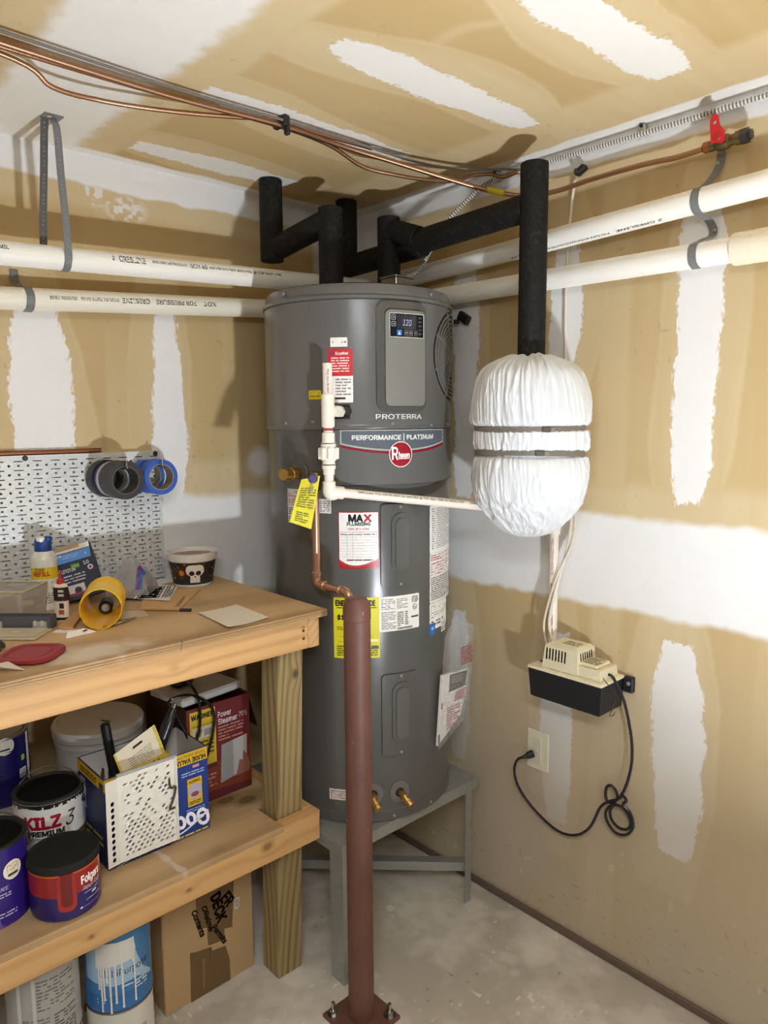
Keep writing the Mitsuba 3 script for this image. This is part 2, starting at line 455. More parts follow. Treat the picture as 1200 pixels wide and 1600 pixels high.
scene['drywall_left'] = {'type': 'twosided', 'b': {'type': 'diffuse', 'reflectance': mikit.proc(left_fn)}}
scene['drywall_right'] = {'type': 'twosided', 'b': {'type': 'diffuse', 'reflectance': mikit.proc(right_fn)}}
scene['drywall_ceiling'] = {'type': 'twosided', 'b': {'type': 'diffuse', 'reflectance': mikit.proc(ceil_fn)}}
scene['concrete'] = principled(mikit.proc(floor_fn), 0.7)
scene['pine_rail'] = principled(mikit.proc(wood([0.46, 0.24, 0.09], [0.63, 0.375, 0.155], 'x', 45.0, warp=.06, sharp=1.5, knot=[(-1.13, -0.645, 1.075, .012), (-0.80, -0.645, 1.06, .006), (-0.86, -0.60, 0.487, .012), (-1.10, -0.6, 0.47, .006), (-1.35, -0.6, 0.47, .006), (-0.745, -.63, 1.1, .004)])), 0.6)
scene['pine_side'] = principled(mikit.proc(wood([0.44, 0.24, 0.09], [0.60, 0.36, 0.15], 'y', 60.0)), 0.6)


def top_fn(p, n, uv):
    c = wood([0.27, 0.155, 0.064], [0.57, 0.385, 0.20], 'x', 11.0, [(-0.85, -0.36, 0.525, .022), (-0.80, -0.40, 0.525, .025), (-0.9, -0.25, 1.145, .012)], 0.3, 0.22, 1.6)(p, n, uv)
    stain = smoothstep(0.55, 0.75, fbm(p.x * 6.0, p.y * 6.0, 5.0, 3))
    c = c * (1 - stain * 0.15)
    dust = smoothstep(0.085, 0.02, dr.sqrt(dr.square((p.x + 1.29) * 0.55) + dr.square(p.y + 0.585)) + (fbm(p.x * 30, p.y * 30, 1.0, 2) - .5) * .05) * 0.6
    c = mix(c, mi.Color3f(0.75, 0.69, 0.58), dust * smoothstep(1.0, 1.1, p.z))
    spill = smoothstep(0.012, 0.004, dr.abs(p.x + 1.12 + 0.1 * (p.y + .5)) + (noise(p.x * 60, p.y * 60, 0) - .5) * .012) * smoothstep(-0.62, -0.58, p.y) * smoothstep(-0.42, -0.46, p.y) * smoothstep(0.9, 0.8, p.z)
    return mix(c, mi.Color3f(0.7, 0.66, 0.6), spill * 0.5)


scene['plywood'] = principled(mikit.proc(top_fn), 0.6)
scene['treated_lumber'] = principled(mikit.proc(wood([0.13, 0.085, 0.03], [0.36, 0.26, 0.115], 'z', 75.0, [(0.95, -0.735, -0.575, .009), (0.60, -0.70, -0.56, .005)], 0.2, 0.045, 1.2)), 0.65)


def foam_bump(p, n, uv):
    return noise(p.x * 190, p.y * 190, p.z * 110) * 0.6 + noise(p.x * 420, p.y * 420, p.z * 260) * 0.4


def foam_fn(p, n, uv):
    a = noise(p.x * 150, p.y * 150, p.z * 90) * 0.5 + noise(p.x * 320, p.y * 320, p.z * 190) * 0.5
    scuff = smoothstep(0.45, 0.75, fbm(p.x * 16, p.y * 16, p.z * 7, 2))
    return mix([0.0050, 0.0048, 0.0046], [0.026, 0.0245, 0.023], smoothstep(0.45, 0.85, a) * (0.35 + 0.65 * scuff))


scene['foam'] = {'type': 'twosided', 'b': {'type': 'bumpmap', 'arbitrary': mikit.proc(foam_bump, 4e-4), 'scale': 0.003, 'b': {'type': 'principled', 'base_color': mikit.proc(foam_fn), 'roughness': 0.65, 'specular': 0.3}}}


def galv_fn(p, n, uv):
    d1, d2, c = voronoi(p.x * 130 + p.y * 60, p.z * 130 + p.y * 90)
    return mix([0.36, 0.38, 0.365], [0.45, 0.47, 0.455], c * 0.6 + 0.4 * fbm(p.x * 8, p.y * 8, p.z * 8, 2))


scene['galvanised'] = principled(mikit.proc(galv_fn), 0.45, metallic=0.6)


def peg_fn(p, n, uv):
    a = fbm(p.x * 9, p.z * 9, 1.0, 3)
    return mix([0.58, 0.60, 0.60], [0.70, 0.71, 0.70], a)


scene['pegboard_steel'] = principled(mikit.proc(peg_fn), 0.5, metallic=0.25)


def rust_fn(p, n, uv):
    a = fbm(p.x * 14, p.y * 14, p.z * 9, 4)
    c = mix([0.098, 0.040, 0.029], [0.165, 0.070, 0.048], a)
    s = smoothstep(0.85, 0.9, noise(p.x * 90, p.y * 90, p.z * 40)) * smoothstep(0.6, 0.8, noise(p.x * 20, p.y * 20, p.z * 12))
    return mix(c, mi.Color3f(0.45, 0.36, 0.3), s * 0.7)


scene['red_primer'] = principled(mikit.proc(rust_fn), 0.55)


def card_fn(p, n, uv):
    a = fbm(p.x * 5, p.y * 5, p.z * 5, 3)
    return mix([0.45, 0.30, 0.155], [0.54, 0.37, 0.20], a)


scene['cardboard'] = {'type': 'twosided', 'b': {'type': 'diffuse', 'reflectance': mikit.proc(card_fn)}}

# ------------------------------------------------------------------ the setting
H = 2.44
structure('floor', bx(-4.6, 0.12, -4.6, 0.12, -0.1, 0), 'concrete')
structure('ceiling', bx(-4.6, 0.12, -4.6, 0.12, H, H + 0.08), 'drywall_ceiling')
structure('wall_left', bx(-4.6, 0.12, 0, 0.12, 0, H), 'drywall_left')
structure('wall_right', bx(0, 0.12, -4.6, 0, 0, H), 'drywall_right')
structure('baseboard_right', P(bx(-0.011, 0, -4.6, 0, 0, 0.026, 0.003), '66544a'), 'satin')
structure('baseboard_left', P(bx(-4.6, -0.011, -0.011, 0, 0, 0.026, 0.003), '66544a'), 'satin')

# unseen ceiling light, then the unseen low lamp that throws shadows up the walls
fx = thing('unseen_ceiling_light', 'unseen long ceiling light out of view, lighting the bench top and floor', 'ceiling light')  # out of view, placed to light the bench top and floor
scene['matte_grey'] = {'type': 'diffuse', 'reflectance': rgb([0.5] * 3)}
part(fx, 'diffuser', bx(-2.325, -2.075, -3.30, -2.10, H - .075, H - .035, .004), 'matte_grey', smooth=False, emitter={'type': 'area', 'radiance': rgb(CEILING_RAD)})
part(fx, 'housing', P(bx(-2.35, -2.05, -3.34, -2.06, H - .034, H - .0005, .004), 'e8e6e0'), 'satin')
lamp = thing('unseen_lamp', 'unseen low lamp out of view, lighting walls and ceiling from below', 'lamp')  # out of view to the right, lights walls and ceiling from below
ld = LAMP_AIM - LAMP_POS; ld /= np.linalg.norm(ld); la, lb, _ = frame_of(ld)
part(lamp, 'lens', lathe_at([(0.055, 0), (0, 0)], LAMP_POS, ld, 20), 'matte_grey', emitter={'type': 'area', 'radiance': rgb(LAMP_RAD)}, smooth=False)
part(lamp, 'housing', P(lathe_at([(0, -0.09), (0.04, -0.085), (0.062, -0.01), (0.066, 0.004), (0.058, 0.004), (0.056, -0.003)], LAMP_POS, ld, 24), 'c8a02a'), 'satin')
part(lamp, 'stand', P(cyl(LAMP_POS - ld * 0.06, [LAMP_POS[0], LAMP_POS[1] - 0.05, 0.01], 0.012), '222222').add(cyl([LAMP_POS[0], LAMP_POS[1] - 0.05, 0], [LAMP_POS[0], LAMP_POS[1] - 0.05, 0.02], 0.13, n=32), '222222'), 'satin')

# ------------------------------------------------------------------ stand under the heater
st = thing('heater_stand', 'galvanised sheet metal corner stand carrying the gray water heater', 'stand')
ZT = 0.446
part(st, 'top_pan', hull(np.array([[x, y, ZT] for x in (-.669, -.06) for y in (-.692, -.085)]), np.array([[x, y, ZT - .004] for x in (-.669, -.06) for y in (-.692, -.085)])), 'galvanised', smooth=False)
for a in ((-.669, -.06, -.692, -.689), (-.669, -.666, -.692, -.085), (-.063, -.06, -.692, -.085), (-.669, -.06, -.088, -.085)):
    part(st, 'pan_lip', bx(a[0], a[1], a[2], a[3], ZT - .036, ZT - .004), 'galvanised')
for x, y, sx, sy, w in ((-.664, -.687, 1, 1, .075), (-.092, -.687, -1, 1, .03), (-.664, -.09, 1, -1, .075), (-.092, -.09, -1, -1, .03)):
    L = Polygon([(0, 0), (w, 0), (w, .002), (.002, .002), (.002, w * .8), (0, w * .8)])
    m = prism(L, ZT - .006); m.apply_transform(np.diag([sx, sy, 1, 1])); m.apply_translation((x, y, 0))
    if sx * sy < 0:
        m.invert()
    lg = part(st, 'leg', m, 'galvanised')
    if y < -.5 and x < -.5:
        for dz in (.34, .19, .12):
            part(lg, 'bolt', P(screw((x + .035, y, dz), (0, -1, 0), .006)), 'gloss')
    part(lg, 'bolt', P(screw((x + sx * .012, -.692 if y < -.5 else y, ZT - .02), (0, -1, 0), .005)), 'gloss')
d0, d1 = np.array([-.10, -.672, .105]), np.array([-.655, -.12, .105])
e = (d1 - d0) / np.linalg.norm(d1 - d0); nrm = np.array([e[1], -e[0], 0]) * -1
m = prism(Polygon([(0, 0), (.002, 0), (.002, .03), (.035, .03), (.035, .032), (0, .032)]), np.linalg.norm(d1 - d0))
m.apply_transform(mat4(d0, -nrm, [0, 0, 1], e)); part(st, 'brace', m, 'galvanised')

# ------------------------------------------------------------------ water heater
wc, R = np.array([-.351, -.418]), .295
wh = thing('water_heater', 'tall gray heat pump water heater standing in the corner on a metal stand', 'water heater')
C3 = lambda z: (wc[0], wc[1], z)
GU, GL = '646361', '565654'


def at_c(prof, n=96):
    m = lathe(prof, n); m.apply_translation((wc[0], wc[1], 0)); return m


def surf(th, z, off=0.0):
    a = math.radians(th); return np.array([wc[0] + (R + off) * math.cos(a), wc[1] + (R + off) * math.sin(a), z])


def outw(th):
    a = math.radians(th); return np.array([math.cos(a), math.sin(a), 0.0])


part(wh, 'lower_jacket', P(at_c([(0, ZT + .012), (R - .006, ZT + .012), (R - .004, ZT + .04), (R - .004, 1.642), (0, 1.642)]), GL), 'gloss')
part(wh, 'base_ring', P(at_c([(0, ZT + .001), (R - .002, ZT + .001), (R, ZT + .004), (R, ZT + .034), (R - .003, ZT + .037), (R - .008, ZT + .037)]), GL), 'gloss')
part(wh, 'upper_jacket', P(at_c([(R - .006, 1.638), (R + .002, 1.640), (R + .003, 1.646), (R + .001, 1.650), (R, 1.655), (R, 2.000), (R - .004, 2.006), (0, 2.006)]), GU), 'gloss')
part(wh, 'lid', P(at_c([(R - .006, 2.003), (R + .004, 2.004), (R + .005, 2.012), (R - .002, 2.017), (R - .005, 2.036), (R - .010, 2.046), (R - .022, 2.050), (0, 2.052)]), GU), 'gloss')
# the shaped front apron that carries the badge
a0, a1 = -149, -38
ap = wrap_mesh(prism(rrect(0, 1.482, math.radians(a1 - a0) * R, 1.639, .012), .009), wc, R - .003, a0, 0)
part(wh, 'front_apron', P(ap, GU), 'gloss')
u = lambda th, ref: math.radians(th - ref) * R
# badge: blue gray plate with a curved lower edge, a red swoosh, a round red emblem
b0 = -141.2
W = u(-72.4, b0)
curve = [(x, 1.5775 + 0.021 * ((x - W * .49) / (W * .5)) ** 2) for x in np.linspace(0, W, 25)]
s = Sheet()
s.poly(Polygon([(0, 1.639), (0, curve[0][1])] + curve + [(W, 1.639)]), 'a9aaa8')
s.poly(Polygon([(.004, 1.636), (.004, curve[0][1] + .005)] + [(x, z + .005) for x, z in curve if .004 < x < W - .004] + [(W - .004, curve[-1][1] + .005), (W - .004, 1.636)]), '5f656d')
s.poly(Polygon([(x, z - .0012) for x, z in curve] + [(x, z - .0075) for x, z in curve[::-1]]), '8e1f30')
s.text('PERFORMANCE | PLATINUM', W * .47, 1.617, .0125, 'd9dad8', w=.265, bold=True, heavy=0.0005)
pb = P(); s.wrap(pb, wc, R + .0062, b0, lift=.0006); part(wh, 'badge', pb, 'gloss', 'gray badge strip with silver lettering and a red line')
s = Sheet()
cu = 0.0
s.poly(Point(0, 1.568).buffer(.0375, quad_segs=16), 'd8d6d0').poly(Point(0, 1.568).buffer(.0345, quad_segs=16), '9a1c2c')
s.text('R', -.0185, 1.571, .036, 'f1efe9', w=.018, heavy=0.0012).text('heem', .0105, 1.565, .021, 'f1efe9', w=.0345, heavy=0.0008)
pb = P(); s.wrap(pb, wc, R + .0085, -107.6, lift=.001); part(wh, 'emblem', pb, 'gloss', 'round red emblem with white lettering')
pb = P(); Sheet().text('PROTERRA', 0, 1.676, .0135, 'd4d3cf', w=.150, bold=True).wrap(pb, wc, R, -107, lift=.0012); part(wh, 'lettering', pb, 'gloss', 'silver raised lettering')
# control cover
cu0 = -121.0
cm = prism(rrect(0, 1.690, u(-91.0, cu0), 1.996, .028), .012)
part(wh, 'control_panel', P(wrap_mesh(cm, wc, R - .002, cu0, 0), '54534f'), 'gloss')
pm = prism(rrect(0, 1.706, u(-92.2, -116.6), 1.972, .016), .010)
cp = part(wh, 'panel_door', P(wrap_mesh(pm, wc, R + .008, -116.6, 0), '7c7b75'), 'satin')
s = Sheet(); w = u(-92.8, -114.6)
s.rect(0, 1.896, w, 1.964, 'b9b9b4', .004).rect(.0025, 1.8985, w - .0025, 1.9615, '16181c', .003).rect(.023, 1.920, .083, 1.958, '2b2f3a')
s.text('120', .055, 1.938, .017, 'b9c4ee', w=.026, slant=.15)  # glow of the digits is only a bright colour
for z0 in (1.944, 1.926):
    s.rect(.006, z0, .019, z0 + .014, 'a8adb2', .002).rect(.0075, z0 + .0015, .0175, z0 + .0125, '16181c', .002).rect(.0105, z0 + .005, .0145, z0 + .009, 'a8adb2')
s.rect(.022, 1.902, .037, 1.917, '3c7fd0').poly(Polygon([(.0255, 1.904), (.0335, 1.904), (.0295, 1.915)]), 'd8e8ff')
for x in (.045, .060, .076):
    s.rect(x, 1.903, x + .012, 1.916, '80858a', .002).rect(x + .001, 1.904, x + .011, 1.915, '1c1f24', .002).rect(x + .003, 1.908, x + .009, 1.911, '9a9fa4')
s.hold = True
for i in range(5):
    s.rect(.091, 1.952 - i * .011, .103, 1.954 - i * .011, '7d8287').rect(.091, 1.948 - i * .011, .100, 1.9495 - i * .011, '565a60')
pb = P(); s.wrap(pb, wc, R + .018, -114.6, lift=.001); part(cp, 'display', pb, 'shiny', 'small display reading 120, its glow painted as pale blue digits')
# fan grille on the right side
fg = P(); ft, fz = -56.0, 1.860
sh = Sheet().poly(Point(0, fz).buffer(.135, quad_segs=20), '0e0e0e'); sh.wrap(fg, wc, R, ft, lift=.0008)
for i in range(9):
    r0 = .018 + i * .0132
    ring = Point(0, fz).buffer(r0 + .0058, quad_segs=20).difference(Point(0, fz).buffer(r0, quad_segs=20))
    fg.add(wrap_mesh(prism(ring, .004), wc, R + .0006, ft, 0, .012), '6a6864')
for a in range(0, 180, 45):
    bar = shapely.affinity.rotate(sbox(-.134, fz - .004, .134, fz + .004), a + 20, origin=(0, fz))
    fg.add(wrap_mesh(prism(bar, .004), wc, R + .0008, ft, 0, .012), '6a6864')
part(wh, 'fan_grille', fg, 'satin', 'round dark slotted fan grille')
# access covers
for z0, z1 in ((1.178, 1.424), (.656, .912)):
    w = u(-96, -119.2)
    ac = part(wh, 'access_cover', P(wrap_mesh(prism(rrect(0, z0, w, z1, .012), .008), wc, R - .004, -119.2, 0), '545451'), 'gloss')
    part(ac, 'raised_grip', P(wrap_mesh(prism(rrect(w * .26, z0 + .040, w * .80, z1 - .026, .030), .006), wc, R + .003, -119.2, 0, .012), '545451')
         .add(wrap_mesh(prism(rrect(w * .36, z0 + .052, w * .71, z1 - .042, .020), .005), wc, R + .008, -119.2, 0, .012), '5b5a57'), 'gloss')
    for z in (z0 + .008, z1 - .008):
        part(ac, 'screw', P(screw(surf(-107.5, z, .005), outw(-107.5), .005)), 'gloss')
for th, z in ((155.5, 1.658), (-177.8, 1.659), (-157.5, 1.661), (-111.9, 1.656), (-84, 1.651), (-64, 1.652), (-177.3, 2.030), (-84.7, 2.028), (-112, .461), (-84, .461)):
    part(wh, 'screw', P(screw(surf(th, z, .001), outw(th), .0056)), 'gloss')


def sticker(name, s, th, mat='satin', label=None, lift=.0006, rr=R):
    p = P(); s.wrap(p, wc, rr, th, lift=lift); part(wh, name, p, mat, label)


RL = R - .004
s = Sheet(); w = u(-136.6, -146.2); s.rect(0, 1.871, w, 1.897, 'eeece6').lines(.006, 1.880, w - .004, 1.888, 1, '77736c', hfrac=.6)
sticker('small_white_label', s, -146.2, label='small white label above the red one')
s = Sheet(); w = u(-133.8, -147.8)
s.rect(0, 1.716, w, 1.866, 'ecebe8', .003).rect(0, 1.790, w, 1.866, 'c22a33', .003)
s.poly(Point(.012, 1.853).buffer(.006), '3d3f66').poly(Point(.012, 1.853).buffer(.0035), 'c22a33').text('EcoNet', .041, 1.853, .008, 'f4f2ee', w=.036, bold=True)
s.lines(.010, 1.800, .062, 1.844, 6, 'efc9c6', seed=3).lines(.022, 1.735, .066, 1.785, 6, '8d8a86', .7, seed=4).lines(.020, 1.724, .055, 1.732, 1, '2e2d2c', hfrac=.7)
sticker('instruction_label', s, -147.8, label='red and white instruction label')
s = Sheet(); w = u(-152, -159.8); s.rect(0, 1.726, w, 1.752, 'd8c21e').lines(.005, 1.731, w - .004, 1.747, 2, '8b7a10')
sticker('small_yellow_label', s, -159.8, label='small yellow label')
s = Sheet(); w = u(-167.2, -178.8)
s.rect(0, 1.362, w, 1.465, 'b6b2ad').lines(.003, 1.415, w - .003, 1.460, 7, '8c5f5a', seed=8).lines(.003, 1.388, w - .003, 1.410, 4, '55524e', seed=9).lines(.003, 1.365, w - .003, 1.383, 3, '55524e', seed=10)
sticker('warning_label', s, -178.8, label='gray paper label with fine print', rr=RL)
s = Sheet(); w = u(-147.5, -155); s.rect(0, 1.398, w, 1.440, 'd9d6d0').lines(.003, 1.402, w - .003, 1.436, 6, '6c6964', seed=12)
sticker('warning_label', s, -155, rr=RL)
# plumber's service sticker
s = Sheet(); w = u(-120.2, -143.4); z0, z1 = 1.236, 1.404
s.rect(0, z0, w, z1, 'a02a2e').rect(.0025, z0 + .022, w - .0025, z1 - .0025, 'efeeea')
s.poly(Polygon([(.0025, z0 + .024)] + [(x, z0 + .036 - .030 * math.sin(math.pi * (x / w) ** .8)) for x in np.linspace(.0025, w - .0025, 14)] + [(w - .0025, z0 + .06), (.0025, z0 + .06)]), 'efeeea')
s.poly(Polygon([(.0025, z0 + .036)] + [(x, z0 + .024 - .020 * math.sin(math.pi * (x / w) ** .8)) for x in np.linspace(.0025, w - .0025, 14)] + [(w - .0025, z0 + .034)] + [(x, z0 + .030 - .020 * math.sin(math.pi * (x / w) ** .8)) for x in np.linspace(w - .0025, .0025, 14)]), 'b93a40')
s.text('MA', w * .43, z1 - .019, .0195, '1c1c1e', bold=True, w=.041, heavy=0.0011).text('X', w * .72, z1 - .019, .0195, 'b3262d', bold=True, w=.022, heavy=0.0011)
s.text('PLUMBING', w * .5, z1 - .036, .0095, '1c1c1e', bold=True, w=.068, heavy=0.0002).text('(336) 814-6644', w * .5, z1 - .050, .0062, 'a8323a', bold=True, w=.062)
s.rect(.003, z1 - .0600, w - .003, z1 - .0592, 'a02a2e').lines(.006, z1 - .070, w - .006, z1 - .063, 1, '8b8884', seed=3)
s.hold = True
for i in range(8):
    s.rect(.005, z1 - .074 - i * .0085, w - .005, z1 - .0734 - i * .0085, '9a9894')
for x in (.026, .042):
    s.rect(x, z1 - .134, x + .0006, z1 - .066, '8a8884')
s.hold = False
s.lines(w * .2, z1 - .145, w * .85, z1 - .139, 1, '6e4a4a', seed=5, hfrac=.6)
sticker('service_sticker', s, -143.4, 'gloss', 'white and red plumber service sticker', rr=RL)
# yellow energy label
s = Sheet(); w = u(-120.2, -147); z0, z1 = .966, 1.150
s.rect(0, z0, w, z1, 'd9cf1d').text('ENERGY', .035, z1 - .017, .016, '17160e', bold=True, w=.056, heavy=0.0007).text('GUIDE', .103, z1 - .017, .016, '17160e', bold=True, w=.042, heavy=0.0007)
s.lines(.010, z1 - .034, w - .01, z1 - .028, 1, '5d590f').text('$170', .032, z1 - .060, .0125, '17160e', bold=True, w=.040, heavy=0.0006)
s.lines(.010, z0 + .085, .058, z0 + .097, 2, '7a7512', seed=3).rect(.014, z0 + .050, w - .02, z0 + .0508, '7a7512').rect(.014, z0 + .066, w - .02, z0 + .0668, '7a7512')
s.lines(.010, z0 + .006, w - .008, z0 + .040, 5, '5d590f', seed=6).rect(w - .03, z0 + .05, w - .006, z0 + .058, 'efe9b8').rect(w - .026, z0 + .028, w - .004, z0 + .036, '4a4a3a')
sticker('energy_label', s, -147, 'satin', 'yellow energy label half hidden by the red post', rr=RL)
# rating plate
s = Sheet(); w = u(-94.2, -120.2); z0, z1 = 1.043, 1.149
s.rect(0, z0, w, z1, 'e3e1da', .003).lines(.006, z1 - .04, .05, z1 - .006, 6, '6f6d68', .8, .45, 2).lines(.055, z1 - .04, .092, z1 - .008, 6, '6f6d68', .5, .45, 4)
s.lines(.006, z0 + .006, .052, z1 - .045, 10, '6f6d68', .7, .45, 5).lines(.056, z0 + .012, .078, z1 - .048, 8, '55534f', .8, .5, 6).lines(.082, z0 + .014, .094, z1 - .048, 7, '55534f', .8, .5, 7)
s.poly(Point(w - .017, z1 - .040).buffer(.0085).difference(Point(w - .017, z1 - .040).buffer(.0072)), '33322f').text('UL', w - .017, z1 - .040, .007, '33322f', bold=True)
s.lines(w - .028, z1 - .026, w - .004, z1 - .006, 4, '45443f', 1, .5, 9).rect(w - .030, z0 + .034, w - .004, z0 + .039, '3b3a37')
s.hold = True
for i in range(26):
    s.rect(.056 + i * .0020, z0 + .003, .056 + i * .0020 + (.0012 if i % 3 else .0007), z0 + .0095, '2e2d2b')
sticker('rating_plate', s, -120.2, 'satin', 'white rating plate with fine print', rr=RL)
# tall warning labels on the right
s = Sheet(); w = u(-47, -84.5)
s.rect(0, 1.262, w, 1.407, 'e9e7e1').lines(.010, 1.272, .030, 1.400, 18, '6f6d68', .6, .4, 2)
s.rect(.032, 1.266, .0326, 1.404, 'aaa79f').lines(.038, 1.272, w - .01, 1.400, 20, '8a8780', .9, .4, 3)
sticker('white_notice', s, -84.5, label='tall white notice', rr=RL)
s = Sheet(); s.rect(0, 1.104, w, 1.262, 'dedbd5', .004).lines(.006, 1.236, w - .006, 1.256, 3, 'a8433f', .9, .5, 2).lines(.006, 1.190, w - .006, 1.232, 5, 'b06a62', .8, .45, 3)
s.lines(.006, 1.112, w - .006, 1.186, 12, '5a5752', .9, .5, 4)
sticker('safety_notice', s, -84.4, label='white notice with red warning lines', rr=RL)
s = Sheet(); w2 = u(-62, -84.5); s.rect(0, 1.020, w2, 1.103, 'e6e4dd').lines(.006, 1.055, w2 - .004, 1.098, 6, '7d7a74', .9, .4, 2)
s.rect(.000, 1.004, .029, 1.041, '2f6fb4').text('*', .014, 1.020, .022, 'd8e6f4').lines(.008, 1.030, w2 - .03, 1.05, 2, '45443f')
s.rect(w2 - .048, 1.0, w2 - .012, 1.041, 'e8e6df').lines(w2 - .044, 1.003, w2 - .016, 1.037, 5, '45443f', 1, .5, 6)
sticker('energy_notice', s, -84.5, label='white notice with a blue square', rr=RL)
s = Sheet(); w2 = u(-138, -151.4); s.rect(0, .518, w2, .553, 'd6cdc6').lines(.004, .521, w2 - .004, .549, 5, '8a5a55', .9, .4, 3)
sticker('drain_label', s, -151.4, label='small pink and white label low on the side', rr=RL)
# condensate port and side nipples
part(wh, 'drain_port', P(wrap_mesh(prism(rrect(0, 1.670, u(-135.6, -146.5), 1.711, .003), .002), wc, R, -146.5, 0), '0d0d0d')
     .add(lathe_at([(0, .010), (.012, .010), (.0145, .004), (.0145, 0)], surf(-137.6, 1.692, .001), outw(-137.6), 20), '1c1c1c'), 'satin', 'black square drain port')


def grommet(th, z, r):
    return lathe_at([(r * .40, .001), (r * .45, .003), (r * .92, .003), (r, 0)][::-1], surf(th, z, -.003), outw(th), 32)


def nipple(th, z, L, r, tilt=(0, 0, 0)):
    d = outw(th) + np.array(tilt); d /= np.linalg.norm(d); o = surf(th, z, -.02)
    return lathe_at([(0, 0), (r * .8, 0), (r * .8, L * .45), (r, L * .46), (r, L * .62), (r * .86, L * .64), (r * .86, L * .70), (r * 1.02, L * .72), (r * 1.02, L * .95), (r * .9, L), (0, L)], o, d, 24)


g = part(wh, 'side_port', P(grommet(-168.5, 1.512, .036), '55534f'), 'satin')
part(g, 'brass_nipple', P(nipple(-168.5, 1.512, .085, .0185), 'cfa75a'), 'metal', 'brass nipple')
for th, z in ((-108.2, .533), (-124.9, .538)):
    g = part(wh, 'element_port', P(grommet(th, z, .034), '6a6864').add(lathe_at([(0, .0015), (.0155, .0015)][::-1], surf(th, z, -.003), outw(th), 20), '151311'), 'satin')
    o = surf(th, z, -.004); d = outw(th)
    pv = P(cyl(o, o + d * .045, .0085, n=16), 'd6ad62').add(cyl(o + d * .030 + [0, 0, .012], o + d * .030 + [0, 0, -.012], .009, n=16), 'd6ad62')
    tip = o + d * .045; dd = d * .6 + np.array([.25, -.2, -.55]); dd /= np.linalg.norm(dd)
    pv.add(lathe_at([(0, 0), (.0085, 0), (.0085, .014), (.012, .015), (.012, .020), (.0095, .022), (.0095, .028), (.0125, .029), (.0125, .034), (.006, .034), (.006, .028), (0, .028)], tip - dd * .008, dd, 18), 'dcb468')
    part(g, 'drain_valve', pv, 'metal', 'brass drain valve')
jb = P(bx(-.272, -.198, -.512, -.44, 2.048, 2.116, .003), 'a6a294'); jb.add(bx(-.276, -.194, -.516, -.436, 2.114, 2.121, .002), 'b4b0a2')
part(wh, 'junction_box', jb, 'metal', 'small metal junction box on the lid')
pf = P()
for x, y in ((-.30, -.475), (-.325, -.455), (-.36, -.44)):
    pf.add(lathe_at([(0, .030), (.006, .030), (.008, .024), (.012, .018), (.014, 0)][::-1], (x, y, 2.050), (0, 0, 1), 14), 'b9b3a4')
part(wh, 'relief_fitting', pf, 'bright_metal')

# instruction booklet in a clear bag hung on the right side of the heater
dp = thing('document_pouch', 'clear plastic bag holding a printed booklet on the right side of the heater', 'document bag')
PY = np.array([[1, 0, 0, 0], [0, 0, -1, -.722], [0, 1, 0, 0], [0, 0, 0, 1.0]])
bk = prism(Polygon([(-.309, .648), (-.289, .874), (-.167, .868), (-.175, .80), (-.201, .722)]), .008)
part(dp, 'booklet', P(bk, 'e4e0d9', 30, PY), 'satin')
s = Sheet(); s.poly(Polygon([(-.258, .812), (-.254, .868), (-.171, .864), (-.180, .815)]), '4a4440').lines(-.245, .835, -.19, .86, 3, '8a857e')
s.poly(Polygon([(-.235, .775), (-.225, .805), (-.180, .810), (-.186, .775)]), 'b98a88').lines(-.268, .69, -.205, .765, 9, 'b3696a', .7, .5, 4).rect(-.294, .765, -.288, .785, 'a83038').rect(-.3065, .655, -.301, .685, '4a4642')
pb = P(); s.flat(pb, (0, -.7305, 0), (1, 0, 0), (0, 0, 1)); part(dp, 'printing', pb, 'satin', 'dark panel and red print')
bagpoly = Polygon([(-.313, .640), (-.296, .90), (-.290, 1.00), (-.262, 1.035), (-.245, 1.064), (-.215, 1.040), (-.150, 1.012), (-.156, .88), (-.168, .80), (-.196, .705)])
v2, f2 = trimesh.creation.triangulate_polygon(bagpoly, engine='earcut')
v3, f3 = trimesh.remesh.subdivide_to_size(np.c_[v2[:, 0], np.zeros(len(v2)) - .737, v2[:, 1]], f2, .010, max_iter=12)
v3[:, 1] -= .016 * (meshkit.fbm(v3 * [22, 1, 9], 3, 4) - .35) * np.clip((v3[:, 2] - .86) * 12 + .35, .25, 1)
bm = trimesh.Trimesh(v3, f3, process=False); bm.merge_vertices()
scene['clear_bag'] = {'type': 'blendbsdf', 'weight': 0.16, 'a': {'type': 'thindielectric', 'int_ior': 1.6}, 'b': principled(rgb([.80, .79, .77]), .15)}
part(dp, 'clear_bag', bm, 'clear_bag', 'clear wrinkled plastic', True)
s = Sheet(); s.lines(-.222, .895, -.165, .955, 8, '8e3f44', .9, .5, 3); pb = P(); s.flat(pb, (0, -.7475, 0), (1, 0, 0), (.0, 0, 1)); part(dp, 'bag_print', pb, 'satin', 'dark red warning print')

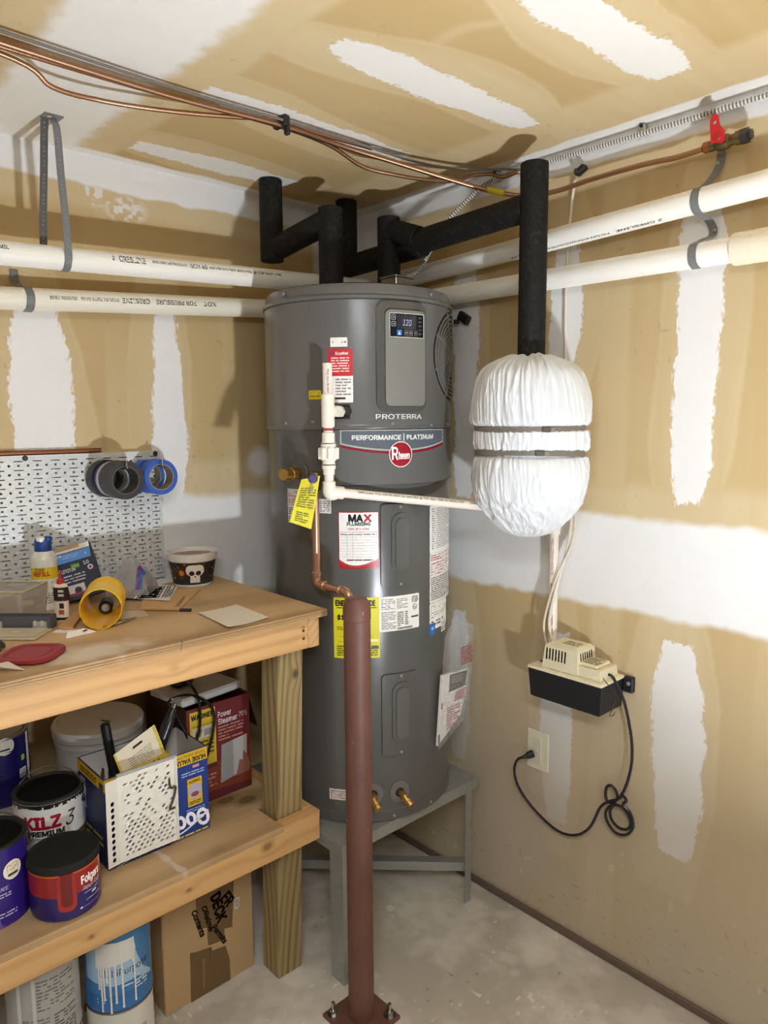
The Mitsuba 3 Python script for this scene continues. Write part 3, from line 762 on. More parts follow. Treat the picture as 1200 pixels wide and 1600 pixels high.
# ------------------------------------------------------------------ steel bollard
bo = thing('bollard', 'round steel post in brown red primer bolted to the floor before the heater', 'post')
bp, br = np.array([-.702, -.808]), .0355
part(bo, 'post', lathe_at([(0, .010), (br, .010), (br, 1.150), (br + .0012, 1.152), (br + .0012, 1.175), (br * .93, 1.196), (br * .7, 1.208), (0, 1.212)], (bp[0], bp[1], 0), n=40), 'red_primer')
part(bo, 'base_plate', bx(bp[0] - .078, bp[0] + .078, bp[1] - .078, bp[1] + .078, 0, .011, .002), 'red_primer')
for sx in (-1, 1):
    for sy in (-1, 1):
        q = (bp[0] + sx * .056, bp[1] + sy * .056, .011)
        part(bo, 'anchor_bolt', P(lathe_at([(0, .002), (.017, .002), (.017, 0)][::-1], q, n=20), 'b8b8b4').add(lathe_at([(0, .014), (.0105, .014), (.0115, .012), (.0115, .002)][::-1], q, n=6), 'a8a8a4')
             .add(lathe_at([(0, .036), (.005, .035), (.0058, .014)][::-1], q, n=12), 'c0c0bc'), 'bright_metal')

# ------------------------------------------------------------------ foam covered water pipes
OD = .0375


def foam_run(*pts):
    p = []
    for a, b in zip(pts[:-1], pts[1:]):
        a, b = np.array(a, float), np.array(b, float)
        p.append(cyl(a, b, OD, n=36, bev=.002))
    m = trimesh.util.concatenate(p[:1]); 
    return m


hp = thing('hot_water_pipe', 'black foam covered pipe from the ceiling to the left of the heater top', 'insulated pipe')
part(hp, 'riser', foam_run((-.442, -.399, 2.046), (-.442, -.399, 2.312)), 'foam')
part(hp, 'crossover', foam_run((-.4965, -.148, 2.215), (-.444, -.392, 2.276)), 'foam')
part(hp, 'drop', foam_run((-.4965, -.160, 2.184), (-.4965, -.160, 2.438)), 'foam')
cw = thing('cold_water_pipe', 'long black foam covered pipe from the heater to the white wrapped tank', 'insulated pipe')
part(cw, 'riser', foam_run((-.2245, -.429, 2.046), (-.2245, -.429, 2.315)), 'foam')
part(cw, 'elbow', foam_run((-.2245, -.415, 2.282), (-.208, -.548, 2.232)), 'foam')
part(cw, 'run', foam_run((-.203, -.530, 2.222), (-.214, -.968, 2.236)), 'foam')
part(cw, 'supply_run', foam_run((-.165, -.135, 2.212), (-.195, -.555, 2.214)), 'foam')
part(cw, 'supply_drop', foam_run((-.165, -.145, 2.190), (-.165, -.145, 2.438)), 'foam')
tk = np.array([-.215, -.991])
part(cw, 'drop', foam_run((tk[0], tk[1], 1.795), (tk[0], tk[1], 2.345)), 'foam')
part(cw, 'copper_stub', P(cyl((tk[0], tk[1], 2.3), (tk[0], tk[1], 2.352), .011), 'b87a52'), 'metal')

# ------------------------------------------------------------------ expansion tank in its white wrapper
et = thing('expansion_tank', 'white plastic wrapped expansion tank hanging from the black pipe', 'tank')
zz = np.array([1.832, 1.838, 1.828, 1.815, 1.790, 1.763, 1.740, 1.712, 1.680, 1.660, 1.652, 1.645, 1.638, 1.630, 1.61, 1.592, 1.582, 1.575, 1.568, 1.560, 1.535, 1.510, 1.475, 1.440, 1.405, 1.375, 1.352, 1.338, 1.335])
rr = np.array([.036, .055, .086, .115, .140, .152, .158, .162, .163, .161, .156, .148, .148, .153, .154, .153, .149, .144, .144, .151, .159, .161, .158, .146, .122, .094, .064, .030, 0.0])
from scipy.interpolate import PchipInterpolator
tt = np.linspace(0, len(zz) - 1, 190); zi, ri = PchipInterpolator(np.arange(len(zz)), zz)(tt), np.maximum(PchipInterpolator(np.arange(len(rr)), rr)(tt), 0)
NA = 420; an = np.arange(NA) * 2 * np.pi / NA
A, Z = np.meshgrid(an, zi); Rr = np.repeat(ri[:, None], NA, 1)
cx, sx = np.cos(A), np.sin(A)
def fold(freq, zf, seed, sharp=1.0):
    n = meshkit.fbm(np.stack([cx * freq, sx * freq, Z * zf], -1), 3, seed)
    return 1 - np.abs(2 * n - 1) ** sharp
near = np.exp(-np.abs(Z - 1.645) / .05) + np.exp(-np.abs(Z - 1.575) / .05)
amp = np.where(Z > 1.45, .0055 + .0030 * np.clip(near, 0, 1), .004)
shear = Z * 2.2
n1 = meshkit.fbm(np.stack([np.cos(A + shear * .25) * 11, np.sin(A + shear * .25) * 11, Z * 7], -1), 2, 5)
n2 = meshkit.fbm(np.stack([np.cos(A - shear * .15) * 24, np.sin(A - shear * .15) * 24, Z * 12], -1), 2, 9)
crum = meshkit.fbm(np.stack([cx * 5 + Z * 14, sx * 5, Z * 22], -1), 4, 3)
ridge = (1 - np.abs(2 * n1 - 1)) ** 3 * .75 + (1 - np.abs(2 * n2 - 1)) ** 2.5 * .35
low = np.clip((1.455 - Z) / .02, 0, 1)
patch = np.clip(meshkit.fbm(np.stack([cx * 2.2, sx * 2.2, Z * 5], -1), 2, 31) * 2.2 - .40, .30, 1.3)
disp = amp * patch * (ridge * 2 - .9) * (1 - low) + low * .011 * ((1 - np.abs(2 * crum - 1)) ** 3 * 1.2 - .35)
top = np.clip((Z - 1.755) / .06, 0, 1); disp += top * .034 * (meshkit.fbm(np.stack([cx * 2.6, sx * 2.6, Z * 7], -1), 3, 13) - .45)
bulge = .010 * (meshkit.fbm(np.stack([cx * 1.6, sx * 1.6, Z * 6], -1), 2, 17) - .5)
inband = np.exp(-((Z - 1.6415) / .006) ** 2) + np.exp(-((Z - 1.5715) / .006) ** 2)
Rr = Rr + np.where(Rr > .02, (disp + bulge) * (1 - .75 * np.clip(inband, 0, 1)) * np.clip(Rr / .08, .2, 1), 0)
V = np.stack([tk[0] + Rr * cx, tk[1] + Rr * sx, Z + np.clip((Z - 1.775) / .04, 0, 1) * .020 * (meshkit.fbm(np.stack([cx * 2.4, sx * 2.4, Z * 0], -1), 2, 23) - .45) + top * .006 * (n1 - .5)], -1).reshape(-1, 3)
ii, jj = np.meshgrid(np.arange(len(zi) - 1), np.arange(NA), indexing='ij'); j2 = (jj + 1) % NA
F = np.stack([ii * NA + jj, (ii + 1) * NA + jj, (ii + 1) * NA + j2, ii * NA + j2], -1).reshape(-1, 4)
part(et, 'wrapper', P(trimesh.Trimesh(V, np.vstack([F[:, [0, 1, 2]], F[:, [0, 2, 3]]]), process=False), 'd2d4d6', True), 'gloss', 'crumpled white plastic wrapper')
for zc, tl in ((1.642, .004), (1.572, -.006)):
    ang = np.linspace(0, 2 * np.pi, 73)
    pts = np.stack([tk[0] + .152 * np.cos(ang), tk[1] + .152 * np.sin(ang), zc + tl * np.cos(ang - .3)], -1)
    b = ribbon(pts, (0, 0, .0135), .002)
    k = part(et, 'band', P(b, '6d665c', 30), 'satin', 'dark gray tie band')
    a = math.radians(-128 if zc > 1.6 else -134)
    o = np.array([tk[0] + .152 * math.cos(a), tk[1] + .152 * math.sin(a), zc + tl * math.cos(a - .3)])
    part(k, 'buckle', P(obox(o, (.024, .010, .014), a + math.pi / 2, .002), '4a443c').add(obox(o + [.016 * -math.sin(a), .016 * math.cos(a), 0], (.016, .006, .010), a + math.pi / 2, .001), '7d766c'), 'satin')

# ------------------------------------------------------------------ PVC drain pipes along both walls
PVC, PVCL = 'f2efe7', 'ebe5d4'
PR = .0302


def pipe_text(p, a, b, items, roll, r=PR):
    """Black print along a pipe: items of (text, distance from a, cap height, width, flipped), roll = direction in which the print faces."""
    a, b = np.array(a, float), np.array(b, float); ax = (b - a) / np.linalg.norm(b - a)
    n = np.array(roll, float); n -= ax * (n @ ax); n /= np.linalg.norm(n); upd = np.cross(n, ax)
    for tx, d, h, w, flip in items:
        sh = Sheet().text(tx, 0, 0, h, '3a362f', 'l', True, w)
        for v, f, c, _, _ in sh.items:
            sg = -1 if flip else 1
            uu, vv = (d + v[:, 0]) if not flip else (d + w - v[:, 0]), v[:, 1] * sg
            ang = vv / r
            p.raw(a + uu[:, None] * ax + (r + .0004) * (np.cos(ang)[:, None] * n + np.sin(ang)[:, None] * upd), f, c)
    return p


GP = 'PVC drain pipes on the walls'
a, b = (-2.4, -.19, 2.040), (-.12, -.19, 2.139)
p1 = thing('drain_pipe', 'upper cream plastic pipe across the left wall, hung from the ceiling by a strap', 'pipe')
part(p1, 'pipe_body', P(cyl(a, b, PR, n=32), PVC), 'gloss')
pt = P(); pipe_text(pt, a, b, [('2', 1.345, .012, .007, 0), ('CRESLINE', 1.365, .017, .075, 0), ('PVC DWV ASTM D2665', 1.462, .008, .105, 0), ('SCH 40', 1.578, .013, .055, 0), ('ASTM D1785 280 PSI @ 73F NSF-PW', 1.640, .0075, .26, 0), ('REAL .300 MIL', 1.00, .010, .085, 0)], (-.45, -.8, .25)); part(p1, 'pipe_print', pt, 'satin', 'black print')
a, b = (-2.4, -.060, 1.927), (-.12, -.060, 2.070)
p2 = thing('drain_pipe', 'lower cream plastic pipe across the left wall, close against it above the pegboard', 'pipe')
part(p2, 'pipe_body', P(cyl(a, b, PR, n=32), PVCL), 'gloss')
pt = P(); pipe_text(pt, a, b, [('CRESLINE', 1.425, .014, .085, 1), ('FOR PRESSURE', 1.53, .013, .135, 1), ('NOT', 1.69, .013, .045, 1), ('20/10/06 10:58', 1.22, .009, .075, 1), ('07/21 D1 71/75 16 06', 1.305, .009, .11, 1)], (-.45, -.86, .05)); part(p2, 'pipe_print', pt, 'satin', 'black print, upside down')
a, b = (-.05, -2.4, 2.238), (-.05, -.10, 2.152)
p3 = thing('drain_pipe', 'upper cream plastic pipe along the right wall, under the copper gas line', 'pipe')
part(p3, 'pipe_body', P(cyl(a, b, PR, n=32), PVC), 'gloss')
pt = P(); pipe_text(pt, b, a, [('2 CRESLINE', 1.05, .007, .13, 1), ('PVC DWV ASTM D2665 D1785 SCH 40 280 PSI @ 73F', .70, .006, .33, 1)], (-.5, -.1, -.9)); part(p3, 'pipe_print', pt, 'satin', 'worn black print')
a, b = (-.05, -2.4, 2.058), (-.05, -.10, 2.081)
p4 = thing('drain_pipe', 'lower cream plastic pipe along the right wall, with a coupling at its near end', 'pipe')
part(p4, 'pipe_body', P(cyl(a, b, PR, n=32), PVC), 'gloss')
cq = np.array([-.05, -1.458, 2.0674])
part(p4, 'coupling', P(lathe_at([(PR, 0), (.0375, .001), (.0385, .004), (.0385, .040), (.0375, .043), (.0375, .047), (.0385, .050), (.0385, .094), (PR, .097)], cq, (0, -1, -.01), 32), 'e6dcc4'), 'gloss', 'plastic coupling')
# ------------------------------------------------------------------ pipe straps
SC = '737475'


def dots(p, pts, every, r, off, col='d8d6d0'):
    p.raw(*_dots(pts, every, r, off), lin(col)); return p


def strap_part(holder, name, pts, width, th=.0012, holes=True, col=SC, hcol='a5a39c'):
    q = spline(pts, 10); p = P(ribbon(q, width, th), col)
    if holes:
        t = np.gradient(q, axis=0); t /= np.linalg.norm(t, axis=1, keepdims=True); w = np.asarray(width, float); wu = w / np.linalg.norm(w)
        n = np.cross(t, wu); L = np.r_[0, np.cumsum(np.linalg.norm(np.diff(q, axis=0), axis=1))]
        for d in np.arange(.008, L[-1] - .004, .013):
            i = np.searchsorted(L, d); o = q[i]
            for sg in (-1, 1):
                e1, e2 = t[i], wu; k = np.arange(8) * np.pi / 4
                v = o + n[i] * sg * (th / 2 + .0003) + .0015 * (np.cos(k)[:, None] * e1 + np.sin(k)[:, None] * e2)
                p.raw(np.vstack([v, [v.mean(0)]]), [(j, (j + 1) % 8, 8) for j in range(8)], lin(hcol))
    return part(holder, name, p, 'satin')


zl = lambda x: 2.040 + (x + 2.4) * .0434
zl2 = lambda x: 1.927 + (x + 2.4) * .0627
s1 = thing('pipe_strap', 'long folded metal strap hanging from the ceiling round the upper left pipe', 'pipe strap')
zc = zl(-1.175)
strap_part(s1, 'front_band', [(-1.19, -.205, 2.436), (-1.186, -.212, 2.425), (-1.182, -.216, 2.40), (-1.180, -.219, 2.30), (-1.177, -.224, 2.20), (-1.174, -.2235, zc + .01), (-1.174, -.218, zc - .014), (-1.174, -.203, zc - .029), (-1.174, -.184, zc - .032)], (.019, 0, 0))
strap_part(s1, 'back_band', [(-1.205, -.200, 2.432), (-1.207, -.195, 2.40), (-1.209, -.180, 2.30), (-1.211, -.162, 2.20), (-1.213, -.155, zc + .006), (-1.213, -.162, zc - .02)], (.019, 0, 0), col='55524f')
part(s1, 'ceiling_tab', P(bx(-1.212, -1.165, -.222, -.186, 2.4375, 2.4395), SC).add(screw((-1.195, -.204, 2.4375), (0, 0, -1), .006), 'c8c6c0'), 'satin')
s2 = thing('pipe_strap', 'short metal strap holding the lower left pipe to the wall', 'pipe strap')
zc = zl2(-1.235)
strap_part(s2, 'band', [(-1.245, -.004, 2.085), (-1.245, -.006, 2.06), (-1.242, -.02, zc + .044), (-1.238, -.045, zc + .034), (-1.234, -.072, zc + .030), (-1.232, -.0915, zc + .008), (-1.232, -.090, zc - .012), (-1.232, -.075, zc - .029), (-1.232, -.05, zc - .033)], (.021, 0, 0), hcol='8f8d88')
part(s2, 'screw', P(screw((-1.2435, -.012, zc + .053), (0, -1, 0), .006)), 'gloss')
s3 = thing('pipe_strap', 'wavy metal strap holding both right wall pipes', 'pipe strap')
zu = lambda y: 2.152 + (y + .10) * -.0374
zv = lambda y: 2.081 + (y + .10) * .010
y0 = -1.368; A_, B_ = zu(y0), zv(y0)
strap_part(s3, 'band', [(-.004, y0 - .028, A_ + .118), (-.006, y0 - .026, A_ + .090), (-.018, y0 - .016, A_ + .060), (-.040, y0 - .004, A_ + .036), (-.068, y0, A_ + .025), (-.0815, y0, A_), (-.074, y0, A_ - .022), (-.05, y0, A_ - .032), (-.022, y0 - .01, A_ - .042), (-.006, y0 - .016, A_ - .060), (-.006, y0 - .016, A_ - .078), (-.024, y0 - .008, B_ + .045), (-.05, y0, B_ + .032), (-.074, y0, B_ + .022), (-.0815, y0, B_), (-.074, y0, B_ - .022), (-.05, y0, B_ - .032)], (0, .021, 0), hcol='8f8d88')
for z in (A_ + .092, A_ - .068):
    part(s3, 'screw', P(screw((-.0085, y0 - .022, z), (-1, 0, 0), .005), 'b0aca2'), 'bright_metal')

# ------------------------------------------------------------------ copper tubes, cable and conduit under the ceiling
CU = 'b58c70'
solo('copper_tube', 'copper gas line under the ceiling that ends at the red handled valve', 'copper tube',
     P(tube(spline([(-2.5, -.575, 2.418), (-1.9, -.570, 2.418), (-1.405, -.560, 2.418), (-1.05, -.565, 2.416), (-.76, -.592, 2.418), (-.56, -.590, 2.416), (-.40, -.640, 2.395), (-.25, -.715, 2.362), (-.14, -.790, 2.332), (-.075, -.860, 2.318), (-.045, -.945, 2.318), (-.035, -1.05, 2.327), (-.035, -1.20, 2.328), (-.037, -1.30, 2.322), (-.045, -1.372, 2.322)]), .0068, 12), CU), 'metal')
solo('copper_tube', 'second copper tube under the ceiling, looping near the black pipe', 'copper tube',
     P(tube(spline([(-2.5, -.555, 2.420), (-1.9, -.552, 2.420), (-1.395, -.545, 2.418), (-1.05, -.552, 2.420), (-.76, -.580, 2.420), (-.58, -.570, 2.417), (-.46, -.570, 2.388), (-.36, -.605, 2.377), (-.25, -.645, 2.375), (-.17, -.67, 2.385), (-.12, -.690, 2.405), (-.09, -.735, 2.405), (-.09, -.785, 2.385), (-.085, -.835, 2.388)]), .0055, 12), CU), 'metal')
solo('copper_tube', 'sagging copper tube below the others at the left end of the ceiling', 'copper tube',
     P(tube(spline([(-2.5, -.53, 2.426), (-1.9, -.522, 2.424), (-1.40, -.522, 2.414), (-1.29, -.505, 2.385), (-1.19, -.500, 2.388), (-1.09, -.525, 2.39), (-.98, -.548, 2.40), (-.88, -.57, 2.412), (-.76, -.585, 2.430), (-.60, -.59, 2.430), (-.45, -.60, 2.431)]), .0055, 12), 'bc9474'), 'metal')
solo('gray_cable', 'thin gray cable running under the ceiling beside the copper tubes', 'cable',
     P(tube(spline([(-2.5, -.605, 2.424), (-1.9, -.600, 2.424), (-1.415, -.595, 2.424), (-1.05, -.590, 2.425), (-.76, -.606, 2.426), (-.58, -.610, 2.428), (-.42, -.625, 2.420), (-.27, -.655, 2.412), (-.15, -.70, 2.415), (-.06, -.79, 2.412), (-.03, -.84, 2.40)]), .0036, 10), '6f6b67'))
part('copper_tube', 'yellow_tape', P(cyl((-.155, -.7795, 2.3365), (-.118, -.8105, 2.3275), .0085, n=12), 'c8b420'), 'satin', 'yellow tape')
k = solo('cable_clip', 'black plastic clip tying the copper tubes to the ceiling', 'clip', P(obox((-.752, -.59, 2.426), (.018, .052, .026), .15, .004), '1c1b1a').add(obox((-.745, -.605, 2.404), (.012, .016, .022), .3, .003), '1c1b1a'))
k = solo('pipe_clip', 'small black clip on the right wall above the clear tube', 'clip', P(obox((-.012, -1.003, 2.368), (.024, .034, .016), 0, .003, rx=-.5), '1b1b1a').add(cyl((-.024, -.996, 2.366), (-.028, -.996, 2.366), .006, n=12), '3a3a38'))
k = solo('wall_bracket', 'small black bracket on the right wall beside the fan grille', 'bracket', P(obox((-.010, -.566, 2.004), (.018, .050, .030), 0, .003, rx=.55), '191818').add(obox((-.024, -.545, 1.992), (.02, .012, .014), 0, .002), '191818'))


def conduit(pts, r=.0068, pitch=.0085):
    q = spline(pts, 60); L = np.r_[0, np.cumsum(np.linalg.norm(np.diff(q, axis=0), axis=1))]
    s_ = np.arange(0, L[-1], pitch / 4); c = np.stack([np.interp(s_, L, q[:, i]) for i in range(3)], 1)
    return tube(c, r * (1 + .16 * np.where((np.arange(len(s_)) % 4) < 2, 1, -1)), 9)


fc = thing('flexible_conduit', 'ribbed metal flexible conduit along the top of the right wall down to the heater', 'conduit')
cm_ = conduit([(-.018, -2.4, 2.412), (-.018, -1.9, 2.412), (-.018, -1.50, 2.413), (-.018, -1.20, 2.413), (-.018, -.92, 2.416), (-.02, -.77, 2.418), (-.028, -.69, 2.408), (-.045, -.625, 2.375), (-.080, -.560, 2.310), (-.112, -.515, 2.225), (-.150, -.487, 2.150), (-.205, -.468, 2.119)])
cc_ = np.where((((np.arange(len(cm_.vertices)) // 9) % 4) < 2)[:, None], lin('d6d3cb'), lin('6f6b64'))  # groove shade is put into the colour: light ridges, dark grooves
part(fc, 'armour', P().raw(cm_.vertices, cm_.faces, cc_), 'satin')
for y in (-1.19, -.70):
    part(fc, 'clip', P(obox((-.012, y, 2.424), (.022, .020, .026), 0, .003), 'b9b6ae').add(cyl((-.023, y, 2.432), (-.026, y, 2.432), .0045, n=10), '3a3835'), 'metal')

bv = thing('ball_valve', 'brass gas valve with a red handle high on the right wall', 'valve')
o = np.array([-.046, -1.372, 2.322])
part(bv, 'body', P(lathe_at([(0, 0), (.009, 0), (.009, .012), (.013, .013), (.013, .028), (.017, .032), (.019, .045), (.017, .058), (.013, .062), (.013, .076), (.0165, .077), (.0165, .096), (0, .097)], o, (0, -1, .03), 20), '7d6f4d'), 'metal')
part(bv, 'flare_nut', P(lathe_at([(0, -.004), (.010, -.004), (.0135, .000), (.0135, .014), (.010, .018), (0, .018)], o, (0, -1, .03), 6), 'b5734a'), 'metal', 'copper coloured nut')
part(bv, 'end_plug', P(lathe_at([(0, .088), (.018, .088), (.0185, .092), (.0185, .104), (.012, .106), (.012, .112), (0, .112)], o, (0, -1, .03), 8), '5f6062'), 'metal')
hm = prism(Polygon([(-.016, 0), (.016, 0), (.017, .022), (.008, .036), (.007, .058), (-.004, .062), (-.012, .050), (-.014, .030)]).difference(Point(-.002, .043).buffer(.005)), .006)
hm.apply_transform(mat4([-.074, -1.418, 2.318], [0, -1, 0], [-.15, .1, 1], [-1, 0, 0]))
part(bv, 'handle', P(hm, 'c01f24').add(cyl((-.06, -1.418, 2.328), (-.084, -1.418, 2.330), .011, n=16, bev=.002), 'a91c20'), 'satin', 'red lever handle')

# ------------------------------------------------------------------ condensate piping
WP = 'eee7da'
cd = thing('condensate_pipe', 'white plastic condensate pipe rising before the heater and running right behind the wrapped tank', 'pipe')
px, py = -.640, -.622


def vl(prof):
    return lathe_at(prof, (px, py, 0), n=28)


part(cd, 'vent_stub', P(vl([(.0105, 1.822), (.0133, 1.822), (.0133, 1.70), (.0105, 1.70)][::-1]), 'efe3d8').add(vl([(0, 1.81), (.0105, 1.81)][::-1]), '6b6560'), 'gloss')
pt = P(); pipe_text(pt, (px, py, 1.815), (px, py, 1.72), [('PVC 3/4 IN 480 PSI', .01, .006, .08, 0)], (-.55, -.83, 0), .0133)
part(cd, 'pipe_print', pt, 'satin', 'red print')
part(cd, 'tee', P(vl([(.012, 1.738), (.0175, 1.738), (.0182, 1.734), (.0182, 1.652), (.0175, 1.648), (.012, 1.648)][::-1]), WP).add(cyl((px, py, 1.692), surf(-141, 1.692, -.01), .016, n=24), WP), 'gloss')
part(cd, 'hex_adapter', P(lathe_at([(0, 0), (.016, 0), (.0165, .002), (.0165, .012), (.016, .014), (0, .014)], (-.618, -.640, 1.690), (.62, .30, 0), 6), 'dcd8cc'), 'gloss', 'white hexagonal adapter')
part(cd, 'nipple', P(vl([(.0133, 1.652), (.0133, 1.60)][::-1]), 'f0e4da').add(vl([(.0136, 1.645), (.0136, 1.638)][::-1]), 'a8504a'), 'gloss')
part(cd, 'union', P(vl([(.012, 1.632), (.0175, 1.632), (.018, 1.628), (.018, 1.606), (.0215, 1.604), (.0215, 1.596), (.0205, 1.594), (.0205, 1.556), (.0175, 1.552), (.0175, 1.548), (.0195, 1.546), (.0195, 1.532), (.0165, 1.530), (.0165, 1.516), (.012, 1.515)][::-1]), WP)
     .add(vl([(.0218, 1.6035), (.0218, 1.6015)][::-1]), '4a4640').add(vl([(.0200, 1.545), (.0200, 1.5425)][::-1]), '4a4640'), 'gloss')
un = P()
for i in range(8):
    a = i * math.pi / 4 + .2
    un.add(obox((px + .0235 * math.cos(a), py + .0235 * math.sin(a), 1.575), (.011, .010, .032), a, .002), WP)
un.add(vl([(.0225, 1.593), (.0225, 1.557)][::-1]), WP); part(cd, 'union_nut', un, 'gloss', 'ribbed union nut')
part(cd, 'lower_nipple', P(vl([(.0133, 1.52), (.0133, 1.48)][::-1]), 'f0e4da'), 'gloss')
h0, h1 = np.array([px, py, 1.468]), np.array([-.045, -.937, 1.384]); hd = (h1 - h0) / np.linalg.norm(h1 - h0)
el = P(vl([(.012, 1.497), (.0175, 1.497), (.0182, 1.493), (.0182, 1.468)][::-1]), WP)
el.add(tube(spline([(px, py, 1.486), (px, py, 1.470), tuple(h0 + hd * .006 - [0, 0, .006]), tuple(h0 + hd * .022)], 8), .0182, 24), WP).add(lathe_at([(.0182, .01), (.0182, .038), (.0175, .041), (.012, .041)], h0, hd, 24), WP)
part(cd, 'elbow', el, 'gloss')
part(cd, 'long_run', P(cyl(h0 + hd * .02, h1, .0133, n=24), 'efe3d6'), 'gloss')
pt = P(); pipe_text(pt, h0 + hd * .06, h1, [('CRESLINE PVC 3/4 IN SCH 40 480 PSI @ 73F NSF-PW ASTM D1785', .02, .0055, .32, 0), ('CRESLINE', .36, .006, .05, 0)], (-.5, -.7, .55), .0133)
part(cd, 'pipe_print', pt, 'satin', 'red print')
part(cd, 'end_elbow', P(tube(spline([tuple(h1 - hd * .03), tuple(h1), (-.043, -.955, 1.375), (-.043, -.962, 1.355), (-.043, -.962, 1.32)], 8), .0178, 24), WP), 'gloss')
part(cd, 'drop', P(cyl((-.043, -.962, 1.33), (-.046, -.968, .955), .0133, n=24), 'ecdfd2'), 'gloss')
for it in (('PVC-1120 SCH 40 3/4 IN', .015, .0085, .11, 0), ('480 PSI @ 73F', .15, .0085, .07, 0), ('CRESLINE', .25, .0085, .06, 0)):
    pt = P(); pipe_text(pt, (-.043, -.962, 1.32), (-.046, -.968, .98), [it], (-.9, -.25, 0), .0133)
    pt.c = [np.tile(lin('9c4a44'), (len(c), 1)) for c in pt.c]
    part(cd, 'pipe_print', pt, 'satin', 'red print')
solo('vinyl_tube', 'thin clear vinyl tube running up the right wall from the pump to the clip', 'tube',
     P(tube(spline([(-.055, -.985, .955), (-.06, -.972, 1.00), (-.066, -.968, 1.06), (-.058, -.985, 1.16), (-.035, -1.005, 1.28), (-.016, -1.005, 1.42), (-.011, -.985, 1.60), (-.010, -.968, 1.80), (-.010, -.962, 2.00), (-.010, -.966, 2.18), (-.012, -.980, 2.32), (-.016, -.992, 2.365)]), .0048, 12), 'd8cfbd'), 'gloss')
solo('vinyl_tube', 'second clear vinyl tube bundled beside the pipe above the pump', 'tube',
     P(tube(spline([(-.060, -.962, .957), (-.068, -.950, 1.02), (-.066, -.955, 1.08), (-.060, -.985, 1.19), (-.034, -1.020, 1.30), (-.02, -1.02, 1.40)]), .004, 12), 'd2c6b2'), 'gloss')
# copper discharge pipe of the relief valve
dc = thing('discharge_pipe', 'copper pipe dropping beside the heater and turning toward the red post', 'copper pipe')
dx, dy = -.655, -.577
CUP = 'cca088'
part(dc, 'vertical_pipe', P(cyl((dx, dy, 1.480), (dx, dy, 1.215), .0111, n=20), CUP), 'metal')
e1 = np.array([-.648, -.700, 1.196]); de = e1 - np.array([dx, dy, 1.200]); de /= np.linalg.norm(de)
o = np.array([dx, dy, 1.200])
part(dc, 'elbow', P(tube(spline([(dx, dy, 1.228), (dx, dy, 1.215), tuple(o + de * .004 - [0, 0, -.004]), tuple(o + de * .018), tuple(o + de * .032)], 8), .0125, 20), CUP).add(cyl((dx, dy, 1.236), (dx, dy, 1.222), .0145, n=20, bev=.002), CUP).add(cyl(o + de * .026, o + de * .038, .0145, n=20, bev=.002), CUP), 'metal')
part(dc, 'horizontal_pipe', P(cyl(o + de * .02, e1, .0111, n=20), CUP), 'metal')
part(dc, 'end_elbow', P(tube(spline([tuple(e1 - de * .022), tuple(e1 - de * .008), tuple(e1 + de * .008 - [0, 0, .005]), tuple(e1 + de * .013 - [0, 0, .022])], 8), .0125, 20), CUP).add(cyl(e1 - de * .03, e1 - de * .018, .0145, n=20, bev=.002), CUP), 'metal')
part(dc, 'relief_valve', P(cyl(surf(-158, 1.505, -.01), (dx, dy, 1.505), .013, n=18), '8a7448').add(cyl((dx, dy, 1.468), (dx, dy, 1.522), .0165, n=18, bev=.002), '8a7448'), 'metal')
tg = thing('warning_tag', 'yellow paper warning tag hanging on the relief valve, purple cap above it', 'tag')
q0, q1, q2, q3 = np.array([-.7215, -.603, 1.506]), np.array([-.683, -.637, 1.516]), np.array([-.7265, -.650, 1.374]), np.array([-.770, -.612, 1.394])
nn = np.cross(q1 - q0, q3 - q0); nn /= np.linalg.norm(nn)
gu = np.linspace(0, 1, 7); vv, ff = [], []
for i in range(7):
    for j in range(7):
        q = (q0 * (1 - gu[j]) + q1 * gu[j]) * (1 - gu[i]) + (q3 * (1 - gu[j]) + q2 * gu[j]) * gu[i]
        vv.append(q + nn * .006 * math.sin(3.0 * gu[i]) * (gu[j] - .5))
for i in range(6):
    for j in range(6):
        k = i * 7 + j; ff += [(k, k + 1, k + 8), (k, k + 8, k + 7)]
vv = np.array(vv); back = vv + nn * .0008
part(tg, 'paper', P().raw(np.vstack([vv, back]), np.vstack([ff, np.array(ff)[:, ::-1] + 49]), lin('d8cf1f')), 'satin')
s = Sheet(); ex = (q1 - q0); Lx = np.linalg.norm(ex); ex /= Lx; ey = (q0 - q3); Ly = np.linalg.norm(ey); ey /= Ly
s.lines(.006, Ly * .36, Lx - .004, Ly * .80, 9, '6d6a12', .9, .5, 2).lines(.010, Ly * .06, Lx * .8, Ly * .28, 5, '6d6a12', .8, .5, 3)
pb = P()
for v, f, c, w_, _ in s.items:
    pos = []
    for a_, b_ in v:
        tu, tv = a_ / Lx, 1 - b_ / Ly
        q = (q0 * (1 - tu) + q1 * tu) * (1 - tv) + (q3 * (1 - tu) + q2 * tu) * tv
        pos.append(q + nn * .006 * math.sin(3.0 * tv) * (tu - .5))
    pb.raw(np.array(pos) - nn * .0012 * np.sign(nn @ (q0 - CAM)), f, c)
part(tg, 'printing', pb, 'satin')
part(tg, 'cap', P(lathe_at([(0, 0), (.011, 0), (.0135, .004), (.0135, .012), (.009, .016), (0, .017)], (-.694, -.618, 1.505), (-.5, -.8, .35), 20), '4a4270'), 'satin', 'purple plastic cap')
part(tg, 'lever', P(tube([(-.694, -.622, 1.508), (-.706, -.632, 1.490), (-.716, -.634, 1.470)], .0028, 10), 'd8d4cc'), 'bright_metal', 'small metal lever')

